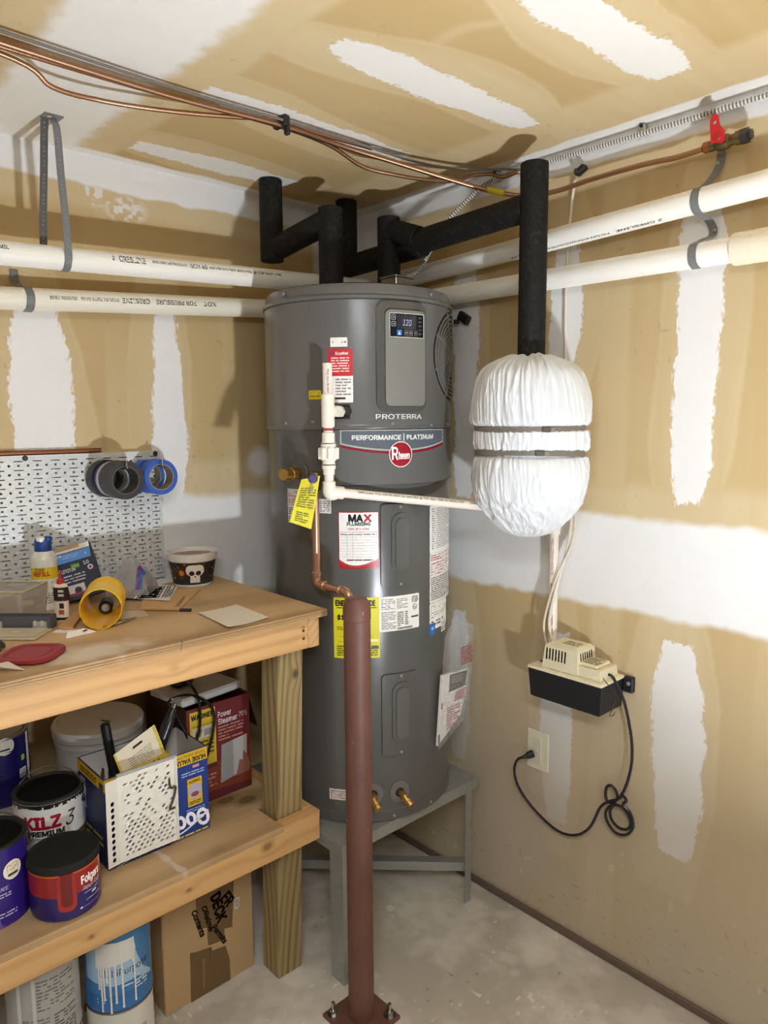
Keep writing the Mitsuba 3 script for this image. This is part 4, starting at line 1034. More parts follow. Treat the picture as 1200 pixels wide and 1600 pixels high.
# ------------------------------------------------------------------ condensate pump, cord, outlet
pu = thing('condensate_pump', 'condensate pump with black tank and cream cover on the right wall', 'pump')
X0, X1, Y0, Y1 = -.138, -.012, -1.192, -.945
tkm = hull(np.array([[x, y, .920] for x in (X0, X1) for y in (Y0, Y1)]), np.array([[x, y, .834] for x in (X0 + .006, X1) for y in (Y0 + .006, Y1 - .006)]), np.array([[x, y, .829] for x in (X0 + .012, X1) for y in (Y0 + .012, Y1 - .012)]))
part(pu, 'reservoir', P(tkm, '17181c'), 'satin')
part(pu, 'lid', P(bx(X0 - .003, X1, Y0 - .003, Y1 + .003, .919, .928, .003), 'd9d0b2'), 'satin')
for x, y in ((-.062, Y0 + .006 + .018), (-.085, Y1 - .019)):
    part(pu, 'port', P(cyl((x, y, .9281), (x, y, .9286), .013, n=20), '1c1a17').add(lathe_at([(.0155, 0), (.0155, .003), (.013, .003)], (x, y, .928), n=20), 'c9c0a4'), 'satin')
CR = 'd8cfb0'
hb = np.array([[x, y, .926] for x in (-.126, -.022) for y in (-1.108, -.985)]); ht = np.array([[x, y, .997] for x in (-.120, -.028) for y in (-1.102, -.992)]); hc = np.array([[x, y, 1.004] for x in (-.110, -.036) for y in (-1.092, -1.002)])
hous = part(pu, 'motor_cover', P(hull(hb, ht, hc), CR), 'gloss', 'cream motor cover with slots')
lb_ = np.array([[x, y, .926] for x in (-.124, -.026) for y in (-1.180, -1.10)]); lt = np.array([[x, y, .958] for x in (-.120, -.030) for y in (-1.176, -1.10)])
part(pu, 'switch_cover', P(hull(lb_, lt), CR).add(bx(-.110, -.036, -1.162, -1.10, .957, .968, .004), CR), 'gloss')
sl = P()
for i in range(7):
    y = -1.000 - i * .0105
    sl.add(hull(np.array([[-.1246, y - .0022, .956], [-.1246, y + .0022, .956], [-.1216, y - .0022, .990], [-.1216, y + .0022, .990], [-.119, y - .002, .956], [-.117, y + .002, .990]])), '17150f')
for i in range(6):
    x = -.104 + i * .0115
    sl.add(hull(np.array([[x - .0022, -1.1062, .960], [x + .0022, -1.1062, .960], [x - .0022, -1.1036, .990], [x + .0022, -1.1036, .990], [x, -1.100, .960], [x, -1.100, .990]])), '17150f')
part(hous, 'vent_slots', sl, 'satin', 'dark vent slots')
s = Sheet(); s.lines(-.025, -.02, .025, .02, 4, '7d765f', .8, .5, 3); pb = P(); s.flat(pb, (-.075, -1.058, 1.0042), (0, -1, 0), (1, 0, 0)); s2_ = Sheet(); s2_.lines(-.024, -.03, .024, .03, 5, '6f6957', .9, .5, 5); s2_.flat(pb, (-.075, -1.134, .9682), (0, -1, 0), (1, 0, 0)); part(pu, 'printing', pb, 'satin')
for y in (-1.03, -1.075):
    part(pu, 'latch', P(bx(-.1275, -.124, y - .017, y + .017, .926, .930, .001), 'bdb496'), 'satin')
part(pu, 'mounting_tab', P(bx(-.020, -.001, Y0 - .030, Y0, .880, .926, .003), '17181c').add(cyl((-.021, Y0 - .018, .908), (-.018, Y0 - .018, .908), .006, n=12), '8a8680'), 'satin')
part(pu, 'sensor_wire', P(tube(spline([(-.105, -1.176, .938), (-.112, -1.195, .928), (-.100, -1.207, .905), (-.085, -1.206, .880), (-.090, -1.202, .850), (-.100, -1.199, .832), (-.085, -1.203, .830), (-.080, -1.203, .838)]), .0011, 6), '1b1a18'), 'satin')
cr = [(-.075, -1.172, .940), (-.078, -1.192, .938), (-.070, -1.208, .905), (-.055, -1.218, .865), (-.045, -1.230, .80), (-.040, -1.238, .74), (-.038, -1.238, .68), (-.036, -1.225, .615), (-.034, -1.205, .566), (-.030, -1.182, .540), (-.028, -1.162, .530), (-.03, -1.155, .550), (-.034, -1.160, .578), (-.036, -1.176, .590), (-.034, -1.190, .578), (-.030, -1.193, .555), (-.026, -1.180, .530), (-.024, -1.168, .500), (-.024, -1.176, .475), (-.024, -1.200, .462), (-.026, -1.226, .470), (-.03, -1.238, .495), (-.033, -1.228, .522), (-.036, -1.205, .538), (-.036, -1.178, .528), (-.034, -1.160, .500), (-.032, -1.166, .468), (-.032, -1.195, .447), (-.03, -1.228, .456), (-.030, -1.246, .490), (-.032, -1.236, .528), (-.036, -1.215, .545), (-.036, -1.225, .562), (-.032, -1.212, .570), (-.03, -1.195, .552), (-.030, -1.168, .535), (-.032, -1.140, .505), (-.036, -1.115, .440), (-.036, -1.080, .396), (-.034, -1.035, .372), (-.032, -.985, .368), (-.032, -.930, .388), (-.032, -.875, .420), (-.036, -.836, .466), (-.040, -.826, .515), (-.044, -.842, .556), (-.042, -.866, .572)]
part(pu, 'power_cord', P(tube(spline(cr, 6), .0042, 10), '22252c'), 'gloss', 'tangled black power cord')
part(pu, 'plug', P(lathe_at([(0, 0), (.0055, 0), (.0065, .012), (.011, .018), (.0125, .036), (.012, .038), (0, .038)], (-.045, -.862, .571), (.95, -.55, .28), 12), '1b1d22'), 'satin', 'black plug')
ou = thing('wall_outlet', 'ivory wall outlet with a black plug in it below the pump', 'outlet')
part(ou, 'cover_plate', P(bx(-.006, 0, -.934, -.850, .525, .658, .003), 'dcd5bd'), 'satin')
rp = P(bx(-.0085, -.004, -.908, -.876, .545, .638, .002), 'd6ceb4')
part(ou, 'receptacle', rp, 'satin')
part(ou, 'screw', P(screw((-.0085, -.892, .592), (-1, 0, 0), .004), 'cfc8b0'), 'satin')

# ------------------------------------------------------------------ pegboard and tape rolls
pg = thing('pegboard', 'galvanised metal pegboard with holes and slots above the workbench', 'pegboard')
PX0, PX1, PZ0, PZ1 = -1.667, -.852, 1.166, 1.574
holes = []
for i in range(31):
    x = PX1 - .020 - i * .02505
    for j in range(15):
        z = PZ1 - .029 - j * .0252
        holes.append(Polygon([(x + .0040 * math.cos(a), z + .0040 * math.sin(a)) for a in np.arange(6) * math.pi / 3]))
    if i % 2 == 0:
        for j in range(16):
            z = PZ1 - .0165 - j * .0252
            holes.append(sbox(x - .0125, z - .0015, x + .0125, z + .0015))
sheet = Polygon(sbox(PX0, PZ0, PX1, PZ1).exterior.coords, [h.exterior.coords for h in holes if h.bounds[0] > PX0 + .004])
m = prism(sheet, .0012); m.apply_transform(mat4([0, -.021, 0], [1, 0, 0], [0, 0, 1], [0, -1, 0])); part(pg, 'panel', m, 'pegboard_steel', smooth=False)
for a in ((PX0, PX1, PZ1 - .0012, PZ1), (PX0, PX1, PZ0, PZ0 + .0012)):
    part(pg, 'flange', bx(a[0], a[1], -.0222, -.001, a[2], a[3]), 'pegboard_steel')
for a in ((PX0, PX0 + .0012), (PX1 - .0012, PX1)):
    part(pg, 'flange', bx(a[0], a[1], -.0222, -.001, PZ0, PZ1), 'pegboard_steel')
for x in (-1.254, -.866):
    part(pg, 'screw', P(lathe_at([(0, .004), (.006, .003), (.008, 0)][::-1], (x, -.0222, PZ1 - .008), (0, -1, 0), 14), '2b2a28'), 'satin')
solo('copper_rod', 'thin copper tube lying along the top edge of the pegboard', 'copper tube', P(cyl((-1.9, -.012, PZ1 + .0075), (-1.035, -.012, PZ1 + .0075), .0068, n=12), '8f5f45'), 'metal')


def tape(name, label, cx, cz, y0, y1, ro, ri, col, core, group=None, spots=None):
    t = thing(name, label, 'tape roll', group)
    part(t, 'tape', P(lathe_at([(ri + .003, 0), (ro - .001, 0), (ro, .001), (ro, y0 - y1 - .001), (ro - .001, y0 - y1), (ri + .003, y0 - y1), (ri + .003, 0)], (cx, y0, cz), (0, -1, 0), 44), col), 'satin')
    part(t, 'core', P(lathe_at([(ri, 0), (ri + .003, 0), (ri + .003, y0 - y1 + .0006), (ri, y0 - y1 + .0006), (ri, 0)], (cx, y0, cz), (0, -1, 0), 44), core), 'satin', 'cardboard core')
    return t


tape('tape_roll', 'black tape roll hung hindmost on the left peg, against the pegboard', -1.036, 1.498, -.030, -.068, .056, .036, '1f1f21', '2c2b2a')
tape('tape_roll', 'thin dark blue tape roll between the black ones on the left peg', -1.033, 1.498, -.074, -.086, .053, .037, '1b2a66', '7f7a70')
tape('tape_roll', 'silver edged tape roll in the middle of the left peg', -1.032, 1.498, -.088, -.100, .0535, .037, 'a8aaac', '8a8478')
tape('tape_roll', 'thick black tape roll foremost on the left peg', -1.027, 1.498, -.104, -.165, .056, .038, '2a2829', '4a4644')
tape('tape_roll', 'blue masking tape roll hindmost on the right peg', -.908, 1.497, -.030, -.062, .052, .037, '2d56a8', '7d745f')
tape('tape_roll', 'blue masking tape roll foremost on the right peg', -.892, 1.497, -.066, -.112, .0545, .038, '2a56b4', '8a7d64')
for x, l in ((-1.03, .175), (-.897, .125)):
    solo('peg_hook', 'metal peg hook of the pegboard ' + ('inside the black tape rolls' if x < -1 else 'inside the blue tape rolls'), 'hook',
         P(tube(spline([(x, -.019, 1.537), (x, -.03, 1.5325), (x, -l, 1.5325), (x, -l - .008, 1.540), (x, -l - .009, 1.552)]), .0028, 8), '8e8c86'), 'metal')

# ------------------------------------------------------------------ workbench
wb = thing('workbench', 'wooden workbench with a plywood top, pine rails and a lower shelf', 'workbench')
BT, SH = 1.145, .525
XL, XR = -2.6, -.680
part(wb, 'plywood_top', bx(XL, XR, -.655, -.03, BT - .019, BT, .001), 'plywood')
part(wb, 'edge_crack', P(hull(np.array([[x, y, z] for x, z in ((-1.124, BT - .019), (-1.1225, BT - .019), (-1.119, BT + .0003), (-1.1175, BT + .0003)) for y in (-.6553, -.648)])), '3a2a18', False), 'matte', 'dark crack in the front edge')
part(wb, 'edge_ply', P(bx(XL, XR, -.6554, -.654, BT - .0075, BT - .0055), '8a643c', False).add(bx(XL, XR, -.6554, -.654, BT - .014, BT - .012), '9a7448', False), 'matte', 'darker plies in the front edge')
part(wb, 'front_rail', bx(XL, -.7285, -.630, -.592, BT - .108, BT - .0195, .002), 'pine_rail')
part(wb, 'side_rail', bx(-.728, -.690, -.6305, -.04, BT - .1085, BT - .0195, .002), 'pine_side')


def sheared(x0, x1, y0, y1, z0, z1, dx, dy):
    m = bx(x0, x1, y0, y1, z0, z1, .003); t = (m.vertices[:, 2] - z0) / (z1 - z0); m.vertices[:, 0] += t * dx; m.vertices[:, 1] += t * dy; return m


part(wb, 'leg', sheared(-.792, -.706, -.533, -.448, 0, BT - .0195, -.004, -.049), 'treated_lumber')
part(wb, 'leg', bx(-.790, -.704, -.14, -.052, 0, BT - .0195, .003), 'treated_lumber')
part(wb, 'leg', bx(-2.50, -2.41, -.59, -.50, 0, BT - .0195, .003), 'treated_lumber')
part(wb, 'leg', bx(-2.50, -2.41, -.14, -.052, 0, BT - .0195, .003), 'treated_lumber')
part(wb, 'shelf_board', bx(XL, -.806, -.5985, -.03, SH - .018, SH, .001), 'plywood')
part(wb, 'shelf_board', bx(-.805, -.714, -.452, -.03, SH - .018, SH, .001), 'plywood')
part(wb, 'shelf_front_rail', bx(XL, -.676, -.598, -.561, SH - .090, SH - .0185, .002), 'pine_rail')
part(wb, 'shelf_front_rail', bx(-.805, -.676, -.598, -.561, SH - .0183, SH, .0005), 'pine_rail')
part(wb, 'shelf_side_rail', bx(-.713, -.676, -.5605, -.04, SH - .090, SH + .001, .002), 'pine_side')
for x, z in ((-.715, 1.068), (-.715, 1.09)):
    part(wb, 'screw', P(screw((x - .03, -.6302, z), (0, -1, 0), .004), '5a5148'), 'metal')

# ------------------------------------------------------------------ things on the bench top
Bz = BT + .0004


def cone_wrap(s, p, c, z0, r0, z1, r1, th0, lift=.0006):
    """Print wrapped round a tapered tub: u along the arc at the top radius, v = height above z0."""
    for v, f, col, w, big in s.items:
        v3 = np.c_[v, np.zeros(len(v))]
        if big:
            v3, f = trimesh.remesh.subdivide_to_size(v3, f, 0.006, max_iter=12)
        t = v3[:, 1] / (z1 - z0); r = r0 + (r1 - r0) * t + lift + w; a = math.radians(th0) + v3[:, 0] / r1
        p.raw(np.stack([c[0] + r * np.cos(a), c[1] + r * np.sin(a), z0 + v3[:, 1]], 1), f, col)
    return p


sk = thing('candy_bucket', 'round white bucket printed with a skull and autumn colours at the back of the bench', 'bucket')
kc = (-.792, -.098)
part(sk, 'tub', P(lathe_at([(0, 0), (.057, 0), (.0595, .003), (.0735, .082), (.0765, .083), (.0785, .087), (.0790, .104), (.0805, .106), (.0785, .1075), (.0770, .104), (.0745, .085), (.058, .005), (0, .004)], (*kc, Bz), n=56), 'e6dfd6'), 'satin')
part(sk, 'contents', P(lathe_at([(0, .094), (.0765, .094)][::-1], (*kc, Bz), n=40), 'a8958c'), 'matte', 'grayish pink lid inside the rim')
s = Sheet(); ar = 2 * math.pi * .0735
s.rect(0, .008, ar * .985, .080, '2a2320').rect(0, .008, ar * .985, .020, '1d3536')
r_ = random.Random(5)
lay = s.n
for i in range(120):
    s.n = lay + i % 5
    x, z = r_.uniform(.004, ar * .97), r_.uniform(.022, .074)
    s.poly(Polygon([(x, z), (x + r_.uniform(.003, .010), z + r_.uniform(-.004, .004)), (x + r_.uniform(-.004, .006), z + r_.uniform(.004, .010))]), r_.choice(['7a2a1c', 'a8672a', 'c08a3a', '2f4a34', '5a1f1c', 'd0a05a', '3b2a22', '4a6a44']))
s.n = lay + 6
c0 = ar * .5
s.poly(Point(c0 - .047, .048).buffer(.017), '6a1f18').poly(Point(c0 - .046, .047).buffer(.009), 'b8852e')
sku = rrect(-.030, .038, .030, .073, .016).union(Polygon([(-.016, .040), (.016, .040), (.018, .015), (-.018, .015)]))
s.poly(shapely.affinity.translate(sku, c0, 0), 'e8ded2').poly(shapely.affinity.scale(Point(c0 - .011, .046).buffer(.0088), 1, .85), '1b1512').poly(shapely.affinity.scale(Point(c0 + .011, .046).buffer(.0088), 1, .85), '1b1512')
s.poly(Polygon([(c0 - .004, .032), (c0 - .0015, .034), (c0, .032), (c0 + .0015, .034), (c0 + .004, .032), (c0, .040)]), '1b1512')
pb = P(); cone_wrap(s, pb, kc, Bz, .0595, Bz + .082, .0735, -112 - math.degrees(c0 / .0735)); part(sk, 'print', pb, 'satin', 'dark print with a white skull')


def paper(name, label, pts, z, col, sag=0.0, thick=.0008, cat='paper', mat='matte', deco=None):
    t = thing(name, label, cat)
    a, b, c, d = [np.array(p, float) for p in pts]; n = 9; vv = []; ff = []
    for i in range(n):
        for j in range(n):
            uu, wv = j / (n - 1), i / (n - 1)
            q = (a * (1 - uu) + b * uu) * (1 - wv) + (d * (1 - uu) + c * uu) * wv
            vv.append([q[0], q[1], z + sag * (abs(uu - .5) * 2) ** 2 * (1 - .5 * wv) + .001])
    for i in range(n - 1):
        for j in range(n - 1):
            k = i * n + j; ff += [(k, k + 1, k + n + 1), (k, k + n + 1, k + n)]
    vv = np.array(vv); lo = vv - [0, 0, thick]
    part(t, 'sheet', P(trimesh.Trimesh(np.vstack([vv, lo]), np.vstack([ff, np.array(ff)[:, ::-1] + n * n]), process=False), col, False), mat)
    return t


paper('paper_sheet', 'blank square of white paper near the right end of the bench top', [(-.984, -.637), (-.856, -.629), (-.842, -.445), (-.967, -.450)], Bz, 'e2d9c8', .004)
cb = thing('cardboard_piece', 'flat piece of brown cardboard lying under the white printed card', 'cardboard')
part(cb, 'sheet', P(prism(Polygon([(-1.067, -.312), (-.992, -.388), (-.821, -.201), (-.93, -.12), (-1.0, -.18)]), .005, Bz), 'cda678', False), 'matte')
part(cb, 'tape_strip', P(prism(Polygon([(-.985, -.352), (-.975, -.360), (-.905, -.265), (-.912, -.262)]), .0006, Bz + .0051), '8a6c48', False), 'satin', 'darker tape strip')
dw = paper('printed_card', 'white printed card with a big black word lying on the cardboard piece', [(-1.057, -.153), (-.970, -.290), (-.864, -.134), (-.902, -.035)], Bz + .0065, 'dcd7cf', .0)
s = Sheet(); ex = np.array([-.906 + 1.0135, -.212 + .2215, 0]); ex = np.array([.105, .16, 0.0]); ex /= np.linalg.norm(ex); ey = np.array([-ex[1], ex[0], 0])
s.rect(.004, -.031, .165, -.0285, '1d1c1b').rect(.004, .0285, .165, .031, '1d1c1b').text('DEWALT', .085, 0, .044, '161514', bold=True, w=.15, heavy=0.0025)
s.lines(.01, .040, .15, .070, 4, '4a4846', .8, .45, 2).lines(.01, -.066, .16, -.038, 4, '4a4846', .8, .45, 3)
pb = P(); s.flat(pb, (-1.006, -.222, Bz + .0080), ex, ey); part(dw, 'print', pb, 'matte', 'black lettering')
pc = solo('paint_brush', 'thin dark pencil brush lying along the edge of the cardboard piece', 'brush', P(cyl((-1.075, -.325, Bz + .0095), (-.985, -.402, Bz + .0045), .0026, n=10), 'a88658').add(cyl((-.992, -.396, Bz + .005), (-.968, -.4165, Bz + .004), .0040, n=10), '1d1a18'), 'satin')
# crumpled zip bag
zb = thing('zip_bag', 'crumpled clear zip bag with a purple and blue seal before the candy bucket', 'plastic bag')
n = 34; gx, gy = np.meshgrid(np.linspace(-1, 1, n), np.linspace(-1, 1, n)); q = np.stack([gx, gy], -1)
hh = np.clip(1 - np.maximum(np.abs(gx), np.abs(gy)), 0, 1) ** .8
top = .100 * hh * (.75 + .5 * meshkit.fbm(np.stack([gx * 2.2, gy * 2.2, gx * 0], -1), 3, 2)) + .018 * (1 - np.abs(2 * meshkit.fbm(np.stack([gx * 4, gy * 4, gx * 0 + 5], -1), 3, 4) - 1)) * np.clip(hh * 4, 0, 1)
exb, eyb = np.array([.76, -.65]) * .066, np.array([.65, .76]) * .054
xy = np.array([-1.000, -.104]) + gx[..., None] * exb + gy[..., None] * eyb
vv = np.concatenate([xy, (Bz + .009 + top)[..., None]], -1).reshape(-1, 3); ff = []
for i in range(n - 1):
    for j in range(n - 1):
        k = i * n + j; ff += [(k, k + 1, k + n + 1), (k, k + n + 1, k + n)]
scene['cloudy_plastic'] = {'type': 'blendbsdf', 'weight': 0.30, 'a': {'type': 'thindielectric', 'int_ior': 1.6}, 'b': principled(rgb([.66, .65, .67]), .2)}
part(zb, 'film', trimesh.Trimesh(vv, np.array(ff), process=False), 'cloudy_plastic', smooth=True)
sel = lambda a_, b_: [(gx[i, j], gy[i, j]) for i in range(n) for j in range(n) if a_ <= gx[i, j] <= b_]
for (lo_, hi_, col) in ((.46, .60, '6a4f8a'), (.60, .74, '3f66a8')):
    fsel = [t for t in ff if all(lo_ - .07 <= gx.ravel()[k] <= hi_ + .01 for k in t) and all(-.97 < gy.ravel()[k] < .15 for k in t)]
    idx, inv = np.unique(np.array(fsel), return_inverse=True)
    part(zb, 'seal', P().raw(vv[idx] + [0, 0, .0012], inv.reshape(-1, 3), lin(col)), 'satin', 'purple seal' if lo_ < .5 else 'blue seal')
# yellow ribbed coupling
yc = thing('yellow_coupling', 'hollow yellow plastic pipe coupling lying on its side on the bench', 'pipe fitting')
ax = np.array([.075, .150, 0]); ax /= np.linalg.norm(ax); yo = np.array([-1.216, -.415, Bz + .0525])
prof = [(.0475, .085), (.0480, .003), (.0490, 0), (.0510, 0), (.0525, .003), (.0525, .075), (.048, .082), (.048, .090), (.0515, .094), (.0515, .100), (.048, .104), (.048, .112), (.0515, .116), (.0515, .122), (.048, .126), (.048, .134), (.0515, .138), (.0515, .155), (.044, .155), (.0465, .150), (.0475, .085)]
part(yc, 'shell', P(lathe_at(prof, yo, ax, 48), 'e3b416'), 'gloss')
tz_ = P(); fa, fb, _ = frame_of(ax)
for i in range(16):
    a = -math.pi / 2 + (i - 9) * .085; d = fa * math.cos(a) + fb * math.sin(a)
    if d[2] > -.3:
        pass
    a2 = i * .09 - .95; side = np.cross(ax, [0, 0, 1]); dd = -np.array([0, 0, 1]) * math.cos(a2) + side * math.sin(a2)
    tz_.add(cyl(yo + dd * .0505 + ax * .001, yo + dd * .0505 - ax * .006, .0024, n=6), 'dfae12')
part(yc, 'teeth', tz_, 'gloss')
solo('socket_head', 'dark round metal socket lying inside the yellow coupling', 'tool', P(lathe_at([(0, 0), (.015, 0), (.018, .004), (.018, .05), (0, .05)], yo + ax * .125 - np.array([0, 0, .0285]), ax, 24), '3a3734').add(lathe_at([(0, -.0005), (.010, -.0005)][::-1], yo + ax * .125 - np.array([0, 0, .0285]), ax, 20), '8a8074'), 'metal')
# screwdriver bit holder, stir stick, brush ends
solo('driver_bit', 'slim chrome driver bit holder lying before the yellow coupling', 'tool', P(lathe_at([(0, 0), (.002, .001), (.002, .028), (.0045, .030), (.0045, .040), (.0055, .041), (.0055, .052), (.0042, .054), (.0042, .080), (.0025, .083), (.0025, .104), (0, .105)], (-1.214, -.420, Bz + .0056), (.1, .030, 0), 12), 'b4b2ac'), 'bright_metal')
solo('stir_stick', 'wooden paint stirrer lying left of the yellow coupling', 'stick', P(prism(Polygon([(-1.300, -.348), (-1.290, -.372), (-1.272, -.374), (-1.190, -.232), (-1.212, -.220)]), .0045, Bz + .0045), 'c49a6c', False), 'matte')
k = thing('putty_knife', 'small white plastic putty knife lying under the wooden stirrer', 'putty knife')
part(k, 'blade', P(prism(Polygon([(-1.318, -.362), (-1.298, -.392), (-1.268, -.372), (-1.288, -.340)]), .003, Bz), 'ded8ce', False), 'satin')
solo('caulk_scrap', 'crumpled white plastic scrap lying before the wooden stirrer', 'scrap', P(hull(np.array([[-1.312, -.436, Bz], [-1.235, -.430, Bz], [-1.24, -.412, Bz], [-1.285, -.40, Bz], [-1.30, -.415, Bz + .010], [-1.262, -.418, Bz + .012], [-1.245, -.424, Bz + .006]])), 'ece7dd', False).add(obox((-1.262, -.4275, Bz + .0085), (.012, .003, .002), .4, 0), '2a2724'), 'satin')
scrap = thing('plastic_packet', 'small flat clear plastic packet lying right of the yellow coupling', 'packet')
part(scrap, 'film', P(prism(Polygon([(-1.150, -.375), (-1.075, -.380), (-1.062, -.318), (-1.135, -.290)]), .0035, Bz), 'bda98c', False), 'gloss')

# spray foam can
fcx = np.array([-1.246, -.100])
cn = thing('foam_can', 'white and yellow aerosol can with a blue cap standing against the pegboard', 'spray can')
part(cn, 'body', P(lathe_at([(0, 0), (.031, 0), (.034, .004), (.034, .138), (.032, .150), (.026, .161), (.0225, .166), (0, .166)], (*fcx, Bz), n=40), 'e4e1d8'), 'gloss')
part(cn, 'cap', P(lathe_at([(0, .160), (.0225, .160), (.023, .165), (.0215, .195), (.019, .200), (0, .200)], (*fcx, Bz), n=28), '1c3f86').add(obox((fcx[0] + .010, fcx[1] - .012, Bz + .199), (.022, .02, .014), .6, .004), '1c3f86'), 'satin', 'blue cap')
part(cn, 'nozzle', P(obox((fcx[0] - .008, fcx[1] - .010, Bz + .198), (.020, .022, .016), .5, .005), 'e6e4de'), 'satin', 'white nozzle')
s = Sheet(); L = .07
s.rect(-.055, .090, .055, .122, 'd9bd1a').text('FOAM', -.004, .1175, .0075, '2a2418', bold=True, w=.024).text('REFILL', 0, .105, .012, 'b5401c', bold=True, w=.043, heavy=0.0006)
s.text('Aerofill', .0, .080, .012, '6a6862', bold=True, w=.05, slant=.2).text('Great', .0, .063, .012, '4a4844', bold=True, w=.045, slant=.2).lines(-.03, .02, .03, .052, 5, '7a7770')
s2_ = Sheet()
s2_.items = [it for i, it in enumerate(s.items) if i not in (3, 4)]; s2_.lines(-.026, .058, .026, .086, 2, '6a6862', 1, .6, 4)
pb = P(); s2_.wrap(pb, fcx, .034, -122, Bz); part(cn, 'label', pb, 'satin')
# device carton leaning on the can
bc = np.array([-1.157, -.102, 1.236]); nrm = np.array([-.50, -.80, .22]); nrm /= np.linalg.norm(nrm)
exb = np.cross([0, 0, 1], nrm) * 1.0; exb /= np.linalg.norm(exb); eyb = np.cross(nrm, exb)
ca, sa = math.cos(math.radians(15)), math.sin(math.radians(15)); exr, eyr = exb * ca + eyb * sa, -exb * sa + eyb * ca
dv = thing('device_box', 'tilted navy and light blue carton leaning beside the aerosol can', 'box')
M = mat4(bc, exr, eyr, nrm)
prof = Polygon([(-.075, -.058), (.033, -.058), (.075, -.036), (.086, -.030), (.086, -.006), (.075, 0), (.033, 0), (-.075, 0)])
m = prism(prof, .098); m.apply_transform(np.array([[0, 0, 1, -.049], [1, 0, 0, 0], [0, 1, 0, 0], [0, 0, 0, 1.0]]))
m = hull(np.array([[x, y, z] for x in (-.049, .049) for (y, z) in ((-.075, -.058), (-.075, 0), (.034, 0), (.082, -.022), (.082, -.036), (.034, -.058))]))
part(dv, 'body', P(m, '23263e', False, M), 'satin')
s = Sheet()
s.text('LEVITON', -.022, .012, .0095, 'e8e8ea', bold=True, w=.038).rect(-.012, .0145, .010, .026, '6aa84a').text('10', .030, .022, .010, 'dfe0e4', bold=True)
s.poly(Point(.038, .006).buffer(.0075), 'd9d9dc').poly(Point(.038, .006).buffer(.0045), 'a34a50')
s.lines(-.040, -.026, .02, .0, 3, 'b9bac6', .8, .45, 3).rect(-.036, -.064, .010, -.032, 'c9c4c0').poly(Point(-.010, -.050).buffer(.010), '2a2630').rect(-.036, -.064, .010, -.056, '8a3040')
pb = P(); s.flat(pb, bc + nrm * .0004, exr, eyr); part(dv, 'front_print', pb, 'satin', 'white lettering')
e2 = eyr * .048 - nrm * .022; L2 = np.linalg.norm(e2); e2 /= L2; n2_ = np.cross(exr, e2)
s = Sheet(); s.rect(-.048, .001, .048, L2 * .62, '5d93d8').rect(-.048, L2 * .66, .048, L2 - .001, 'e3dbd0').rect(-.046, L2 * .80, .020, L2 + .004, 'b09874').text('10', -.040, L2 * .50, .009, 'eef2f8', bold=True).lines(-.03, .012, .015, .026, 2, '9cc0ea').text('4', .034, L2 * .3, .007, 'eef2f8', bold=True)
pb = P(); s.flat(pb, bc + eyr * .034 + n2_ * .0003, exr, e2); part(dv, 'top_print', pb, 'satin', 'light blue slope with a torn brown flap')
# oil / glue bottle
gb = np.array([-1.257, -.255]); ga = .55
bt = thing('glue_bottle', 'small black and white oil bottle with a red nozzle on the bench', 'bottle')
def oval(rx, ry, z): return [(gb[0] + rx * math.cos(t) * math.cos(ga) - ry * math.sin(t) * math.sin(ga), gb[1] + rx * math.cos(t) * math.sin(ga) + ry * math.sin(t) * math.cos(ga), z) for t in np.arange(28) * 2 * math.pi / 28]
def loft(rings):
    n = len(rings[0]); v = np.vstack(rings); f = []
    for i in range(len(rings) - 1):
        for j in range(n):
            q = (j + 1) % n; f += [(i * n + j, i * n + q, i * n + n + q), (i * n + j, i * n + n + q, i * n + n + j)]
    v = np.vstack([v, [np.mean(rings[0], 0)], [np.mean(rings[-1], 0)]]); e = (len(rings) - 1) * n
    for j in range(n):
        q = (j + 1) % n; f += [(len(v) - 2, q, j), (len(v) - 1, e + j, e + q)]
    return trimesh.Trimesh(v, np.array(f), process=False)
ga = -.76
part(bt, 'body', P(loft([oval(.0185, .0115, Bz), oval(.019, .012, Bz + .002), oval(.019, .012, Bz + .092), oval(.017, .0105, Bz + .096), oval(.010, .007, Bz + .099)]), 'e9dfca'), 'satin')
part(bt, 'label', P(loft([oval(.0194, .0124, Bz + .056), oval(.0194, .0124, Bz + .0895)]), '2a1a18').add(loft([oval(.0193, .0123, Bz + .002), oval(.0193, .0123, Bz + .009)]), '1d1817').add(loft([oval(.01935, .01235, Bz + .053), oval(.01935, .01235, Bz + .0562)]), '7a2420'), 'satin')
exg = np.array([math.cos(ga), math.sin(ga), 0]); s = Sheet(); s.text('OIL', .006, .074, .009, 'dcd4cc', bold=True, w=.012).rect(.000, .034, .012, .048, '3a2a24', .002).rect(-.002, .018, .012, .030, 'b5583a'); nrmg = np.cross(exg, [0, 0, 1])
pb = P(); s2_ = Sheet(); s2_.lines(-.002, .064, .013, .086, 2, 'cfc6bc', 1, .6, 2).rect(.000, .034, .012, .048, '3a2a24', .002).rect(-.002, .018, .012, .030, 'b5583a'); s2_.flat(pb, np.array([gb[0], gb[1], Bz]) + nrmg * .0128, exg, (0, 0, 1)); part(bt, 'print', pb, 'satin')
part(bt, 'nozzle', P(lathe_at([(0, 0), (.009, 0), (.009, .011), (.004, .015), (.0028, .034), (.0015, .036), (0, .036)], (*gb, Bz + .098), n=18), 'b52a2c'), 'satin', 'red nozzle')

